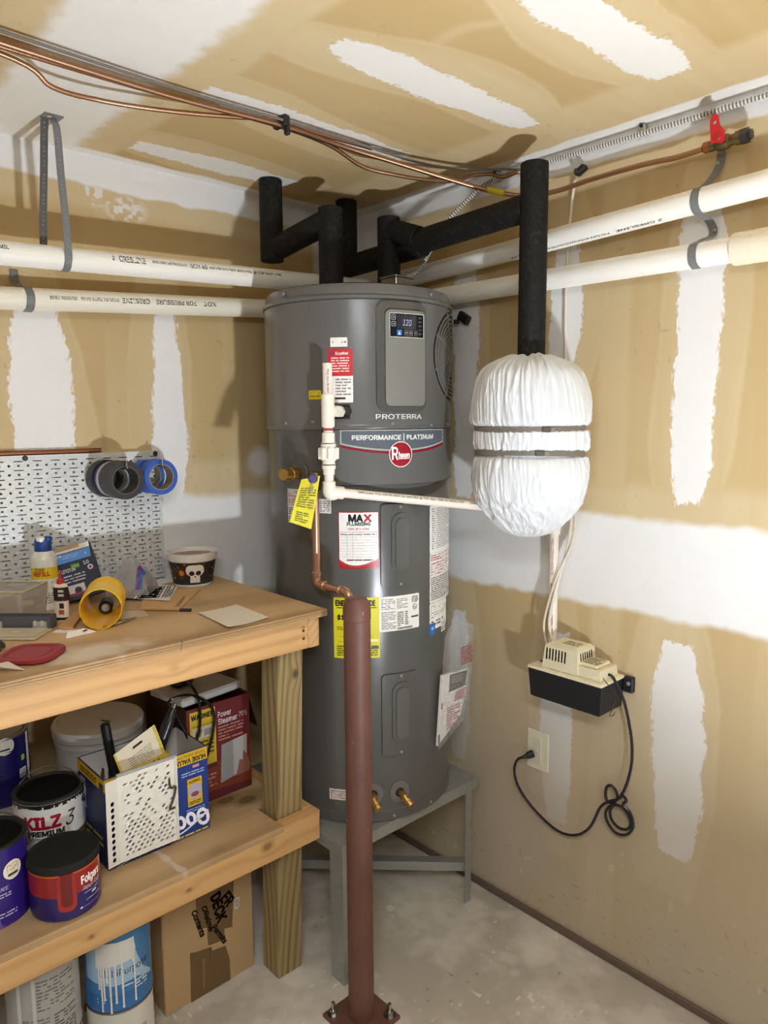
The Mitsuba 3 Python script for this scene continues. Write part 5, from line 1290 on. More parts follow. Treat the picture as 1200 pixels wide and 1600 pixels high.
# clear organiser box, open gray tray with clear lid
scene['frosted_plastic'] = {'type': 'blendbsdf', 'weight': 0.30, 'a': {'type': 'thindielectric', 'int_ior': 1.5}, 'b': principled(rgb([.72, .68, .58]), .35)}
og = thing('organizer_box', 'open clear plastic organizer box at the left end of the bench', 'plastic box')
oe, of_ = np.array([.70, -.714, 0]), np.array([.714, .70, 0]); oc = np.array([-1.372, -.135, Bz])
def oloc(a, b, z): return oc + oe * a + of_ * b + np.array([0, 0, z])
W2, D2, Hh = .095, .062, .088
c4 = lambda k, z: [oloc(sx_ * (W2 * k), sy_ * (D2 * k), z) for sx_, sy_ in ((-1, -1), (1, -1), (1, 1), (-1, 1))]
lo4, hi4 = c4(.90, .001), c4(1.0, Hh)
vv = np.array(lo4 + hi4); part(og, 'walls', trimesh.Trimesh(vv, np.array([(0, 1, 5), (0, 5, 4), (1, 2, 6), (1, 6, 5), (2, 3, 7), (2, 7, 6), (3, 0, 4), (3, 4, 7), (0, 2, 1), (0, 3, 2)]), process=False), 'frosted_plastic', smooth=False)
rm = P()
for i in range(4):
    a, b = np.array(hi4[i]), np.array(hi4[(i + 1) % 4]); rm.add(tube([a, (a + b) / 2, b], .0035, 8), 'b8ad92')
    a, b = np.array(lo4[i]), np.array(hi4[i]); rm.add(tube([a, (a + b) / 2, b], .0022, 8), 'a89c80')
    a, b = np.array(lo4[i]), np.array(lo4[(i + 1) % 4]); rm.add(tube([a + [0, 0, .002], (a + b) / 2 + [0, 0, .002], b + [0, 0, .002]], .0022, 8), 'a89c80')
part(og, 'rim', rm, 'satin', 'thicker frosted rim')
part(og, 'divider', P(hull(np.array([oloc(.012, -.050, .002), oloc(.015, -.050, .002), oloc(.012, .05, .002), oloc(.015, .05, .002), oloc(.012, -.052, .06), oloc(.015, -.052, .06), oloc(.012, .05, .06), oloc(.015, .05, .06)])), 'a89c80', False), 'satin')
part(og, 'small_screws', P(obox(oloc(-.03, -.06, .010) + of_ * .004, (.02, .012, .012), .3, .003), '1a1816').add(obox(oloc(.035, -.035, .008), (.014, .010, .010), .8, .003), '1a1816'), 'satin', 'small black pieces')
tr = thing('parts_tray', 'gray plastic parts tray with clear clips before the organizer box', 'plastic tray')
te, tf = np.array([.718, -.696, 0]), np.array([.696, .718, 0]); tc = np.array([-1.385, -.262, Bz])
def tl(a0, a1, b0, b1, z0, z1, ch=.001):
    m = bx(a0, a1, b0, b1, z0, z1, ch); m.apply_transform(mat4(tc, te, tf, [0, 0, 1])); return m
tp = P()
for a in ((-.115, .100, 0, .003, 0, .034), (-.115, .100, .034, .037, 0, .034), (-.115, -.112, 0, .037, 0, .034), (.097, .100, 0, .037, 0, .034), (-.115, .100, 0, .037, 0, .003)):
    tp.add(tl(*a), '55555c')
part(tr, 'tray', tp, 'satin')
part(tr, 'clip', P(tl(-.055, -.022, -.006, .001, .000, .022), 'a9a498').add(tl(-.050, -.044, -.010, -.005, .012, .026), 'b9b4a6').add(tl(-.032, -.026, -.010, -.005, .012, .026), 'b9b4a6'), 'gloss', 'clear clip')
part(tr, 'clip', P(tl(.058, .092, -.006, .001, .000, .022), 'a9a498').add(tl(.062, .068, -.010, -.005, .012, .026), 'b9b4a6').add(tl(.080, .086, -.010, -.005, .012, .026), 'b9b4a6'), 'gloss', 'clear clip')
part(tr, 'lid', P(tl(-.115, .108, -.092, -.004, 0, .006, .002), 'b3a68c').add(tl(-.108, .100, -.085, -.010, .006, .0085, .001), 'bcb096').add(tl(.030, .046, -.060, -.040, .0085, .0105, .001), 'c8bea6'), 'gloss', 'clear hinged lid lying open')
# red lid, paper scrap, black odds and ends at the left edge
rl = thing('red_lid', 'red plastic container lid near the left front of the bench', 'lid')
rc, ra = np.array([-1.418, -.527]), -.75
def rsq(h, r, k): return rrect(-h, -h, h, h, r, 8)
lid = [(0.058, .000), (.063, .004), (.063, .010), (.060, .0125), (.050, .0125), (.047, .009), (.040, .009), (.038, .0105), (0.001, .0105)]
rings = []
for h, z in lid:
    pts_ = np.array(rrect(-h, -h, h, h, h * .62, 8).exterior.coords)[:-1]; c_, s_ = math.cos(ra), math.sin(ra)
    rings.append([(rc[0] + x * c_ - y * s_, rc[1] + x * s_ + y * c_, Bz + z + .014 * (x + .063) * 1.2) for x, y in pts_])
part(rl, 'shell', P(loft(rings), '8e2a33', 25), 'satin')
ps = thing('paper_scrap', 'small folded scrap of white paper beside the red lid', 'paper')
part(ps, 'sheet', P(hull(np.array([[-1.49, -.575, Bz], [-1.455, -.612, Bz], [-1.475, -.560, Bz + .012], [-1.50, -.55, Bz], [-1.52, -.58, Bz + .018]])), 'd9cfc2', False), 'matte')
solo('wire_bundle', 'small bundle of dark wire at the left edge of the bench', 'wire', P(tube(spline([(-1.47, -.37, Bz + .004), (-1.45, -.38, Bz + .012), (-1.44, -.40, Bz + .004), (-1.455, -.43, Bz + .010), (-1.475, -.42, Bz + .006), (-1.47, -.38, Bz + .016), (-1.45, -.40, Bz + .018), (-1.46, -.44, Bz + .005)]), .0035, 8), '2c2925'), 'satin')

# ------------------------------------------------------------------ things on the shelf
Sz = SH + .0014


def paint_can(name, label, c, z, r, h, body, rim='8f8d88', lid='9a9892', well='7d7b76', bail=None, group=None, cat='paint can', bails='b9b6ae'):
    t = thing(name, label, cat, group)
    part(t, 'can_body', P(lathe_at([(0, .001), (r - .003, .001), (r, 0), (r + .001, .003), (r - .0005, .006), (r - .0005, h * .5 - .0015), (r + .0004, h * .5), (r - .0005, h * .5 + .0015), (r - .0005, h - .010), (r - .0002, h - .007), (0, h - .007)], (*c, z), n=56), body), 'gloss')
    part(t, 'rim', P(lathe_at([(r - .0005, h - .008), (r + .0015, h - .006), (r + .0015, h - .001), (r - .001, h), (r - .008, h - .001), (r - .012, h - .006), (r - .013, h - .006)], (*c, z), n=56), rim), 'metal' if rim == '8f8d88' else 'satin')
    part(t, 'lid', P(lathe_at([(r - .012, h - .0055), (r - .014, h - .002), (r - .020, h - .0015), (r - .022, h - .004), (0, h - .004)], (*c, z), n=56), lid), 'matte' if lid == '1c1c1b' else 'gloss')
    if bail:
        a = math.radians(bail[0]); d = np.array([math.cos(a), math.sin(a), 0]); o = np.array([c[0], c[1], z])
        ea, eb = o + d * r + [0, 0, h - .035], o - d * r + [0, 0, h - .035]
        k = part(t, 'ear', P(lathe_at([(0, .005), (.007, .004), (.010, 0)][::-1], ea, d, 16), '24221f'), 'satin')
        part(t, 'ear', P(lathe_at([(0, .005), (.007, .004), (.010, 0)][::-1], eb, -d, 16), '24221f'), 'satin')
        tl_ = math.radians(bail[1]); n_ = np.array([-d[1], d[0], 0]) * math.cos(tl_) + np.array([0, 0, 1]) * math.sin(tl_)
        pts_ = [o + [0, 0, h - .035] + d * (r + .006) * math.cos(q) + n_ * (r + bail[2]) * math.sin(q) for q in np.linspace(0, math.pi, 30)]
        part(t, 'bail', P(tube(pts_, .0016, 8), bails), 'bright_metal', 'thin wire handle')
    return t


def wrapped(t, s, c, z, r, th, name='label', mat='gloss', label=None):
    pb = P(); s.wrap(pb, c, r, th, z, .0007); return part(t, name, pb, mat, label)


PUR = '251a63'
# purple can at the front left edge
pc1, r = (-1.512, -.425), .083
t = paint_can('paint_can', 'purple paint can with a round cream badge at the front left of the shelf', pc1, Sz, r, .190, '2c1b70', '1c1b1b', '1c1c1b', bail=(-20, 28, .012))
s = Sheet()
s.poly(Point(-.010, .128).buffer(.0225, quad_segs=10), 'e4dcc8').lines(-.024, .126, .004, .143, 5, 'b59a70', .8, .6, 3).rect(-.022, .115, .002, .121, '4a4035')
s.text('MARQUEE', -.052, .092, .0085, 'cfcbdc', w=.056).lines(-.050, .070, -.018, .082, 2, 'a9a5c2').lines(-.060, .022, -.006, .036, 2, 'a9a5c2', 1, .5, 6).poly(Polygon([(-.075, .0), (-.040, .0), (-.058, .070), (-.075, .09)]), '6a4aa0')
wrapped(t, s, pc1, Sz, r, -62)
# gray tub with the upper purple can on it
gt = solo('gray_tub', 'scuffed gray plastic tub under the upper purple can', 'tub', P(lathe_at([(0, 0), (.088, 0), (.094, .110), (.097, .112), (.097, .120), (0, .120)], (-1.432, -.112, Sz), n=40), 'a3a19c'), 'satin')
pc2 = (-1.362, -.098)
pc2 = (-1.405, -.105)
t = paint_can('paint_can', 'dark purple paint can standing on the gray tub at the back left of the shelf', pc2, Sz + .1204, .083, .190, '1a1450')
s = Sheet(); s.poly(Point(-.014, .168).buffer(.024, quad_segs=10), 'd6d2c8').rect(-.026, .156, -.002, .161, '3a362f').lines(-.030, .148, .002, .153, 1, '55504a')
s.rect(.028, .112, .041, .128, '8fbf3a', .003).rect(.020, .066, .044, .092, 'c9c8c4')
s.hold = True
for i in range(9):
    s.rect(.022 + i * .0023, .068, .022 + i * .0023 + (.0013 if i % 2 else .0008), .088, '33322f')
s.lines(-.070, .058, -.044, .066, 1, '8f8bb4').lines(-.075, .118, -.060, .128, 2, '8f8bb4').rect(.050, .004, .064, .183, 'cfcdc8')
wrapped(t, s, pc2, Sz + .1204, .083, -78)
# white primer can
kc2, r = (-1.330, -.287), .0865
t = paint_can('paint_can', 'white primer can with red lettering and a black paint covered lid behind the coffee tub', kc2, Sz, r, .190, 'd9d6ce', '2b2926', '1c1c1b', bail=(-38, 62, -.004))
s = Sheet()
s.text('KILZ', -.020, .134, .030, 'a01c2c', bold=True, w=.088, heavy=0.0016).text('3', .050, .132, .038, '3a3326', w=.022, slant=.25).text('PREMIUM', -.012, .106, .0125, '27221f', bold=True, w=.088, heavy=0.0007)
s.text('INTERIOR/EXTERIOR PRIMER', -.014, .092, .0075, '3a3530', w=.098).rect(-.075, .0, .13, .060, '2a2320').rect(.060, .0, .13, .085, '4a4428').lines(-.05, .03, .04, .055, 3, 'b8a890')
pb = P(); wrapped(t, s, kc2, Sz, r, -107)
drips = Sheet(); r_ = random.Random(3)
drips.rect(-.26, .1775, .26, .182, '201e1c')
drips.hold = True
for i in range(60):
    x = -.26 + i * .0088; drips.rect(x, .1795 - r_.uniform(.002, .010), x + r_.uniform(.004, .012), .181, '201e1c')
wrapped(t, drips, kc2, Sz, r + .0004, -107, 'paint_drips', label='black paint drips')
# coffee tub
fo = thing('coffee_tub', 'red and purple plastic coffee tub with black lid at the front of the shelf', 'coffee tub')
fcc, r = (-1.374, -.514), .078
FZ = Sz
part(fo, 'tub', P(lathe_at([(0, .004), (.066, .003), (.072, 0), (r - .001, .006), (r, .012), (r, .060), (r, .062)], (*fcc, FZ), n=60), '241a5a').add(lathe_at([(r, .062), (r, .108), (r + .0005, .112)], (*fcc, FZ), n=60), '8e1f22')
     .add(lathe_at([(r + .0005, .112), (r + .0005, .115), (r - .002, .118), (r - .002, .120)], (*fcc, FZ), n=60), 'c0501f'), 'gloss')
part(fo, 'lid', P(lathe_at([(r + .001, .117), (r + .003, .119), (r + .003, .131), (r, .136), (r - .004, .137), (r - .008, .1345), (0, .1345)], (*fcc, FZ), n=60), '2c2c2b'), 'matte', 'black plastic lid')
gm = prism(rrect(-.019, .028, .019, .118, .014), .007); part(fo, 'grip', P(wrap_mesh(gm, fcc, r - .002, -106, FZ, .008), '9c2422').add(wrap_mesh(prism(rrect(-.012, .040, .012, .118, .008), .0012), fcc, r + .0046, -106, FZ, .008), '6a1416'), 'gloss', 'molded red grip')
s = Sheet(); s.text('Folgers', .058, .088, .019, 'efe6dc', bold=True, w=.056, heavy=0.0006).text('French Roast', .060, .066, .011, 'cfc8d8', w=.054, slant=.3).lines(.036, .050, .080, .056, 1, '9088b0').rect(.056, .044, .070, .049, 'd8d0c8').lines(.04, .032, .085, .038, 1, '9088b0').rect(.024, .020, .030, .024, 'd8d8e0').lines(.033, .020, .075, .024, 1, '8078a8')
wrapped(fo, s, fcc, FZ, r, -104, 'print', label='white lettering')
# white bucket at the back
wbk = thing('white_bucket', 'white plastic bucket with a lid in the dark at the back of the shelf', 'bucket')
bkc = (-1.138, -.145)
part(wbk, 'bucket_body', P(lathe_at([(0, 0), (.108, 0), (.120, .225), (.123, .228), (.123, .235), (.120, .237), (.121, .262)], (*bkc, Sz), n=56), 'c9c6be'), 'satin')
part(wbk, 'lid', P(lathe_at([(.124, .248), (.127, .252), (.128, .272), (.124, .279), (.114, .280), (.108, .275), (0, .275)], (*bkc, Sz), n=56), 'cfccc4'), 'satin')
part(wbk, 'lid_slot', P(obox((bkc[0] + .01, bkc[1] - .03, Sz + .2756), (.006, .030, .001), .5, 0), '4a4844'), 'matte')
# blue cardboard box full of tools
gx0, gx1, gy0, gy1, gh = -1.252, -.962, -.463, -.285, .244
gbx = thing('tool_box', 'open blue and yellow cardboard box holding tools and packages on the shelf', 'cardboard box')
BL = '15357f'
tw = .004
part(gbx, 'front_wall', P(bx(gx0, gx1, gy0, gy0 + tw, Sz, Sz + gh, .0008), BL, False), 'satin')
part(gbx, 'back_wall', P(bx(gx0, gx1, gy1 - tw, gy1, Sz, Sz + gh, .0008), BL, False).add(bx(gx0 + tw, gx1 - tw, gy1 - tw - .0006, gy1 - tw, Sz + .004, Sz + gh - .001), 'cfcabf', False), 'satin')
part(gbx, 'side_wall', P(bx(gx0, gx0 + tw, gy0 + tw, gy1 - tw, Sz, Sz + gh, .0008), '141c48', False).add(bx(gx0 + tw, gx0 + tw + .0006, gy0 + tw, gy1 - tw, Sz + .004, Sz + gh - .001), 'b9b2a4', False), 'satin')
part(gbx, 'side_wall', P(bx(gx1 - tw, gx1, gy0 + tw, gy1 - tw, Sz, Sz + gh, .0008), '141c48', False).add(bx(gx1 - tw - .0006, gx1 - tw, gy0 + tw, gy1 - tw, Sz + .004, Sz + gh - .001), 'b9b2a4', False), 'satin')
part(gbx, 'bottom', P(bx(gx0, gx1, gy0, gy1, Sz - .0008, Sz + .002), '8a7048', False), 'matte')
s = Sheet(); Wg = gx1 - gx0
s.rect(0, gh - .036, Wg, gh - .001, 'd0a71c').text('HUGE VALUE', Wg - .052, gh - .026, .012, '2a220e', w=.092, rot=180, bold=True, heavy=0.0005).text('SUPPORT DURABLE PACK ONLY', Wg - .060, gh - .011, .0065, '4a3c14', w=.105, rot=180)
s.rect(.0, .0, .172, gh - .036, '10183c').rect(Wg - .046, gh - .050, Wg - .026, gh - .042, 'c98a94').lines(Wg - .080, gh - .070, Wg - .012, gh - .056, 2, '9aa8d8').rect(Wg - .064, .085, Wg - .020, .165, 'd0a71c', .002)  # dark navy patch behind the roller grid, darkens its openings
s.poly(shapely.affinity.scale(Point(Wg - .042, .127).buffer(.020), .95, 1.1), 'a9a4c0').poly(shapely.affinity.scale(Point(Wg - .042, .118).buffer(.010), 1.2, .7), '8a4038').text('SAMMONS', Wg - .042, .155, .008, '2a1e10', w=.034, rot=180, bold=True).lines(Wg - .060, .089, Wg - .024, .100, 2, '4a3a18')
s.lines(Wg - .070, .068, Wg - .014, .080, 2, '93a6d8').text('Goo', Wg - .052, .044, .046, 'eef0f4', w=.098, rot=180, bold=True, slant=-.2, heavy=0.0014)
s.poly(Polygon([(Wg - .115, .010), (Wg - .070, .022), (Wg - .003, .052), (Wg - .003, .060), (Wg - .070, .027), (Wg - .115, .014)]), 'dfe4ee').lines(Wg - .11, .004, Wg - .006, .012, 1, 'd0b23a', 1, .6).poly(LineString([(.02, .0), (.12, .022), (.20, .030)]).buffer(.0008), 'b9c4dc')
pb = P(); s.flat(pb, (gx0, gy0, Sz), (1, 0, 0), (0, 0, 1)); part(gbx, 'front_print', pb, 'satin', 'upside down white and yellow lettering')
s = Sheet(); Dg = gy1 - gy0
s.rect(0, gh - .034, Dg, gh - .001, 'c79c1c').rect(Dg - .030, gh - .050, Dg - .004, gh - .014, '161c3c', .004).lines(.02, gh - .028, Dg - .05, gh - .010, 2, '4a3c14').rect(.018, .120, .052, gh - .042, '8e92a4').lines(.022, .124, .048, gh - .046, 7, '4a4e66').text('VARIETY', Dg * .5, .085, .014, '8a7c24', w=.10, bold=True, rot=90).lines(.02, .05, Dg - .02, .085, 2, '8a7c24').text('1', .035, .070, .04, 'a8942a', bold=True)
s.items = [it for i, it in enumerate(s.items) if i != 5]
pb = P(); s.flat(pb, (gx0, gy1, Sz), (0, -1, 0), (0, 0, 1)); part(gbx, 'side_print', pb, 'satin')
s = Sheet(); r_ = random.Random(8)
for x in (.055, .075, .090, .105):
    s.poly(Polygon([(x, gh - .10), (x + .009, gh - .10), (x + .010, gh - .055), (x + .004, gh - .048), (x - .001, gh - .07)]), '5a4630')
for x in (.18, .20, .22, .24):
    s.poly(Polygon([(x, gh - .06), (x + .006, gh - .06), (x + .005, gh - .035), (x + .001, gh - .032)]), '5a4630')
s.text('15', .135, gh - .09, .012, '3a3630', bold=True)
pb = P(); s.flat(pb, (gx0 + .004, gy1 - tw - .0007, Sz), (1, 0, 0), (0, 0, 1)); part(gbx, 'inside_print', pb, 'matte')
# the paint covered roller grid hung on the box front
rg = thing('roller_grid', 'white paint covered metal roller grid leaning on the front of the blue box', 'paint roller grid')
gw, ghh = .158, .232
hl = []; r_ = random.Random(4)
for j in range(20):
    for i in range(9):
        x, z = .020 + i * .0155 + (j % 2) * .0077, .016 + j * .0104
        if x > gw - .014 or z > ghh - .016:
            continue
        keep = r_.random()
        dens = .92 if z < .08 else .62 if z < .12 else .32 if z < .16 else .62
        if keep > dens:
            continue
        w_, h_ = r_.uniform(.0050, .0072), r_.uniform(.0028, .0044)
        hl.append(Polygon([(x - w_, z - h_ * .4), (x, z - h_), (x + w_, z + h_ * .4), (x, z + h_)]))
hl = [h for i, h in enumerate(hl) if not any(h.intersects(o_) for o_ in hl[:i])]
plate = Polygon(rrect(0, 0, gw, ghh, .004).exterior.coords, [h.exterior.coords for h in hl])
M = mat4([-1.228, -.478, Sz + .018], np.array([1, -.03, .02]), np.array([.02, .02, 1.0]), np.array([0, -1, 0]))
gm = prism(plate, .0035); v, f = trimesh.remesh.subdivide_to_size(gm.vertices, gm.faces, .012, max_iter=6)
v = v + np.c_[np.zeros((len(v), 2)), (meshkit.fbm(v * 90, 2, 3) - .5) * .003]
part(rg, 'grid', P(trimesh.Trimesh(v, f, process=False), 'e4e0d6', 40, M), 'gloss', 'white grid with dark openings')
sd = prism(Polygon(sbox(-.034, .002, -.002, ghh - .004).exterior.coords, [shapely.affinity.scale(Point(-.017, .018 + j * .0165).buffer(.0062, quad_segs=3), .8, 1).exterior.coords for j in range(10)]), .002)
M2 = mat4([-1.229, -.4715, Sz + .016], np.array([.62, -.79, 0]) * -1 * -1, np.array([.02, .02, 1.0]), np.array([-.79, -.62, 0]))
part(rg, 'folded_side', P(sd, 'dcd7cb', False, mat4([-1.226, -.4795, Sz + .016], [1, .16, 0], [.02, .02, 1], [.16, -1, 0])), 'gloss')
part(rg, 'rolled_edge', P(tube([M[:3, 3] + M[:3, 1] * z_ + M[:3, 0] * gw - [0, .003, 0] for z_ in np.linspace(0, ghh, 12)], .0045, 10), 'dfdacf').add(tube([M[:3, 3] + M[:3, 1] * ghh + M[:3, 0] * x_ - [0, .002, 0] for x_ in np.linspace(0, gw, 10)], .005, 10), 'a9a6a0'), 'gloss')
part(rg, 'wire_hook', P(tube(spline([(-1.085, -.478, Sz + .205), (-1.086, -.488, Sz + .175), (-1.072, -.4885, Sz + .172), (-1.080, -.4885, Sz + .140), (-1.090, -.4885, Sz + .118), (-1.076, -.4885, Sz + .115)]), .003, 8), '4a382c'), 'satin', 'brown hook')
# packages and tools in the box
cdp = thing('blister_card', 'cream packaging card with a yellow border standing in the blue box', 'package')
cM = mat4([-1.186, -.436, Sz + .195], np.array([.93, .06, .36]), np.array([-.20, .28, .93]), np.array([.06, -.95, .28]))
for k in range(3):
    cM[:3, k] /= np.linalg.norm(cM[:3, k])
cp_ = Polygon(rrect(0, 0, .128, .088, .003).exterior.coords, [sbox(.052, .068, .082, .074).exterior.coords])
part(cdp, 'card', P(prism(cp_, .0018), 'ddd2b8', False, cM), 'satin')
s = Sheet(); s.rect(.119, 0, .127, .086, 'cdb32a').rect(0, 0, .006, .086, 'cdb32a').lines(.03, .020, .10, .055, 6, 'aaa28c'); pb = P(); s.flat(pb, cM[:3, 3] + cM[:3, 2] * .0018, cM[:3, 0], cM[:3, 1]); part(cdp, 'card_print', pb, 'satin')
yb = thing('yellow_package', 'yellow package with black print just behind the roller grid', 'package')
part(yb, 'carton', P(obox((-1.135, -.448, Sz + .190), (.145, .014, .110), 0, .001, ry=-.10), 'cfae1e', False), 'satin')
s = Sheet(); s.lines(.02, .075, .08, .092, 1, '6a5a18').text('M', .115, .085, .016, '2a2410', bold=True).rect(.000, .070, .020, .088, '2a2410'); pb = P(); s.flat(pb, (-1.212, -.4555, Sz + .145), (.995, 0, .10), (-.10, 0, .995)); part(yb, 'print', pb, 'satin')
solo('black_tube', 'thick black rubber tube sticking up at the back of the blue box', 'tube', P(cyl((-1.165, -.355, Sz + .06), (-1.190, -.330, Sz + .335), .0125, n=20, bev=.004), '151515'), 'satin')
cg = thing('caulk_gun', 'dark gray tool with a silver tip sticking up in the blue box', 'tool')
part(cg, 'barrel', P(lathe_at([(0, 0), (.016, 0), (.017, .09), (.013, .12), (.010, .135), (0, .137)], (-1.055, -.345, Sz + .205), (.42, .05, .85), 22), '2a2928'), 'gloss')
part(cg, 'tip', P(lathe_at([(0, 0), (.0085, 0), (.006, .012), (0, .014)], np.array((-1.055, -.345, Sz + .205)) + np.array([.442, .0527, .895]) * .136, (.42, .05, .85), 16), 'b9b8b4'), 'bright_metal', 'silver tip')
part(cg, 'lever', P(obox((-1.075, -.350, Sz + .235), (.045, .012, .014), .2, .003, ry=.5), '1c1b1a'), 'satin')
ga_ = thing('tape_gauge', 'small silver framed gauge lying on top of the tools in the blue box', 'gauge')
part(ga_, 'case', P(obox((-1.105, -.380, Sz + .258), (.042, .030, .014), .35, .002, rx=.5), 'a9a8a2'), 'bright_metal')
part(ga_, 'window', P(obox((-1.1045, -.3845, Sz + .2645), (.030, .020, .004), .35, .001, rx=.5), '4a5266'), 'gloss', 'dark window')
solo('scraper', 'brown handled scraper leaning inside the left of the blue box', 'scraper', P(obox((-1.165, -.405, Sz + .20), (.020, .012, .20), .2, .003, ry=.42), '6a4438'), 'satin')
# red appliance box
rx0, rx1, ry0, ry1, rh = -.955, -.742, -.333, -.06, .302
rb = thing('steamer_box', 'open dark red appliance box at the back right of the shelf', 'cardboard box')
RC = '6b2024'
part(rb, 'front_wall', P(bx(rx0, rx1, ry0, ry0 + tw, Sz, Sz + rh, .0008), RC, False), 'satin')
part(rb, 'back_wall', P(bx(rx0, rx1, ry1 - tw, ry1, Sz, Sz + rh, .0008), '5a3a28', False), 'satin')
part(rb, 'side_wall', P(bx(rx0, rx0 + tw, ry0 + tw, ry1 - tw, Sz, Sz + rh, .0008), '4a2c20', False), 'satin')
part(rb, 'side_wall', P(bx(rx1 - tw, rx1, ry0 + tw, ry1 - tw, Sz, Sz + rh, .0008), '561a1c', False), 'satin')
part(rb, 'bottom', P(bx(rx0, rx1, ry0, ry1, Sz - .0008, Sz + .002), '6a4a34', False), 'matte')
part(rb, 'flap', P(hull(np.array([[rx1, y, Sz + rh] for y in (ry0 + .01, ry1 - .01)] + [[rx1 + .038, y, Sz + rh - .125] for y in (ry0 + .02, ry1 - .02)] + [[rx1 + .003, y, Sz + rh] for y in (ry0 + .01, ry1 - .01)] + [[rx1 + .041, y, Sz + rh - .125] for y in (ry0 + .02, ry1 - .02)])), '3f1416', False), 'satin', 'dark flap hanging down at the right')
part(rb, 'flap', P(hull(np.array([[x, ry1 - .004, Sz + rh] for x in (rx0, rx1)] + [[x, ry1 + .02, Sz + rh + .10] for x in (rx0 + .01, rx1 - .01)] + [[x, ry1 - .001, Sz + rh] for x in (rx0, rx1)] + [[x, ry1 + .023, Sz + rh + .10] for x in (rx0 + .01, rx1 - .01)])), '4a3020', False), 'matte')
s = Sheet(); Wr = rx1 - rx0
s.poly(Polygon([(0, .10), (Wr, .14), (Wr, .0), (0, .0)]), '74301f').poly(Polygon([(0, 0), (Wr, 0), (Wr, .02), (0, .035)]), '5a1c1e')
s.rect(.010, .115, .094, rh - .010, 'd0b028').rect(.013, .118, .091, rh - .046, 'c4a324').rect(.010, .104, .094, .118, '5a1c1e').rect(.018, .205, .086, .240, 'bdb49a').lines(.020, .150, .086, .200, 4, '5a4a18', .7).text('WAGNER', .052, rh - .028, .014, '1e1a10', bold=True, w=.074, heavy=0.0006).rect(.018, .245, .086, .247, '6a5a18').poly(Polygon([(.024, .21), (.044, .212), (.05, .235), (.03, .23)]), '7a6a50').rect(.055, .212, .08, .232, '8a8478')
s.text('Power', .102, rh - .040, .017, 'd9cdc8', 'l', True, .046).text('Steamer', .102, rh - .062, .017, 'd9cdc8', 'l', True, .066).text('705', .174, rh - .058, .015, 'd9cdc8', 'l', False, .028).lines(.102, rh - .125, .19, rh - .075, 5, 'a8786c', .7)
s.poly(Polygon([(.104, .045), (.196, .060), (.200, .175), (.110, .165)]), '8f8c88').poly(Polygon([(.150, .056), (.196, .060), (.200, .175), (.150, .170)]), 'aeaaa4').poly(Polygon([(.158, .050), (.205, .052), (.210, .075), (.196, .110), (.186, .125), (.182, .095), (.172, .100), (.165, .075)]), '8a5a48').lines(.02, .02, .09, .09, 6, 'a8786c', .6)
pb = P(); s.flat(pb, (rx0, ry0, Sz), (1, 0, 0), (0, 0, 1)); part(rb, 'front_print', pb, 'satin', 'yellow panel, white lettering and picture')
sp = thing('steam_plate', 'white flat steam plate lying on the open red box', 'appliance part')
part(sp, 'plate', P(obox((-.862, -.225, Sz + rh + .017), (.225, .165, .026), .16, .006, ry=.02), 'c9c6bf'), 'satin')
part(sp, 'grip', P(obox((-.900, -.205, Sz + rh + .044), (.075, .045, .026), .3, .010), '191817'), 'satin', 'black grip')
part(sp, 'cord', P(tube(spline([(-.905, -.215, Sz + rh + .055), (-.912, -.29, Sz + rh + .055), (-.915, -.338, Sz + rh + .02), (-.918, -.343, Sz + .25), (-.935, -.346, Sz + .205), (-.955, -.350, Sz + .195), (-.96, -.36, Sz + .22), (-.99, -.33, Sz + .31), (-.98, -.28, Sz + .325), (-.93, -.30, Sz + rh + .034), (-.890, -.342, Sz + rh + .012), (-.872, -.345, Sz + .275), (-.876, -.345, Sz + .225), (-.892, -.346, Sz + .170), (-.905, -.347, Sz + .140), (-.908, -.347, Sz + .100)], 8), .0042, 10), '161514'), 'gloss', 'black power cord')

# ------------------------------------------------------------------ under the shelf
ct = thing('moving_carton', 'plain brown carton with dark tape and handwriting on the floor under the bench', 'cardboard box')
cx0, cx1, cy0, cy1, ch_ = -1.104, -.812, -.432, -.13, .405
part(ct, 'carton_body', bx(cx0, cx1, cy0, cy1, 0.0006, ch_, .003), 'cardboard')
s = Sheet()
s.poly(Polygon([(.100, .40), (.232, .40), (.228, .290), (.219, .165), (.193, .172), (.190, .138), (.138, .147), (.136, .205), (.110, .214), (.106, .27)]), '6e5433')
s.poly(Polygon([(.077, .0), (.207, .0), (.206, .07), (.194, .117), (.150, .125), (.148, .138), (.098, .148), (.080, .155)]), '6a5132')
s.poly(Polygon([(.118, .02), (.122, .02), (.124, .115), (.119, .115)]), '8a6e48').rect(.142, .09, .144, .135, '4a3622')
s.poly(Polygon([(.229, .215), (.243, .218), (.247, .252), (.231, .250)]), 'd4cfc8').lines(.232, .221, .243, .246, 4, '6a6a74', 1, .5)
pb = P(); s.flat(pb, (cx0, cy0, .001), (1, 0, 0), (0, 0, 1), .0005); part(ct, 'tape', pb, 'satin', 'dark packing tape and small white label')
s = Sheet()
s.text('FR', .207, .262, .030, '171310', w=.040, rot=-62, bold=True, heavy=0.0012).text('DECK', .176, .250, .030, '171310', w=.095, rot=-78, bold=True, heavy=0.0015).text('Permits', .176, .165, .015, '1d1814', w=.080, rot=-62, slant=.2, bold=True, heavy=.0005)
s.text('ORelme', .140, .232, .015, '1d1814', w=.090, rot=-76, slant=.2, bold=True, heavy=.0005).text('Contents', .110, .232, .015, '1d1814', w=.095, rot=-74, slant=.2, bold=True, heavy=.0005)
pb = P(); s.flat(pb, (cx0, cy0, .001), (1, 0, 0), (0, 0, 1), .0018); part(ct, 'handwriting', pb, 'matte', 'black marker handwriting')


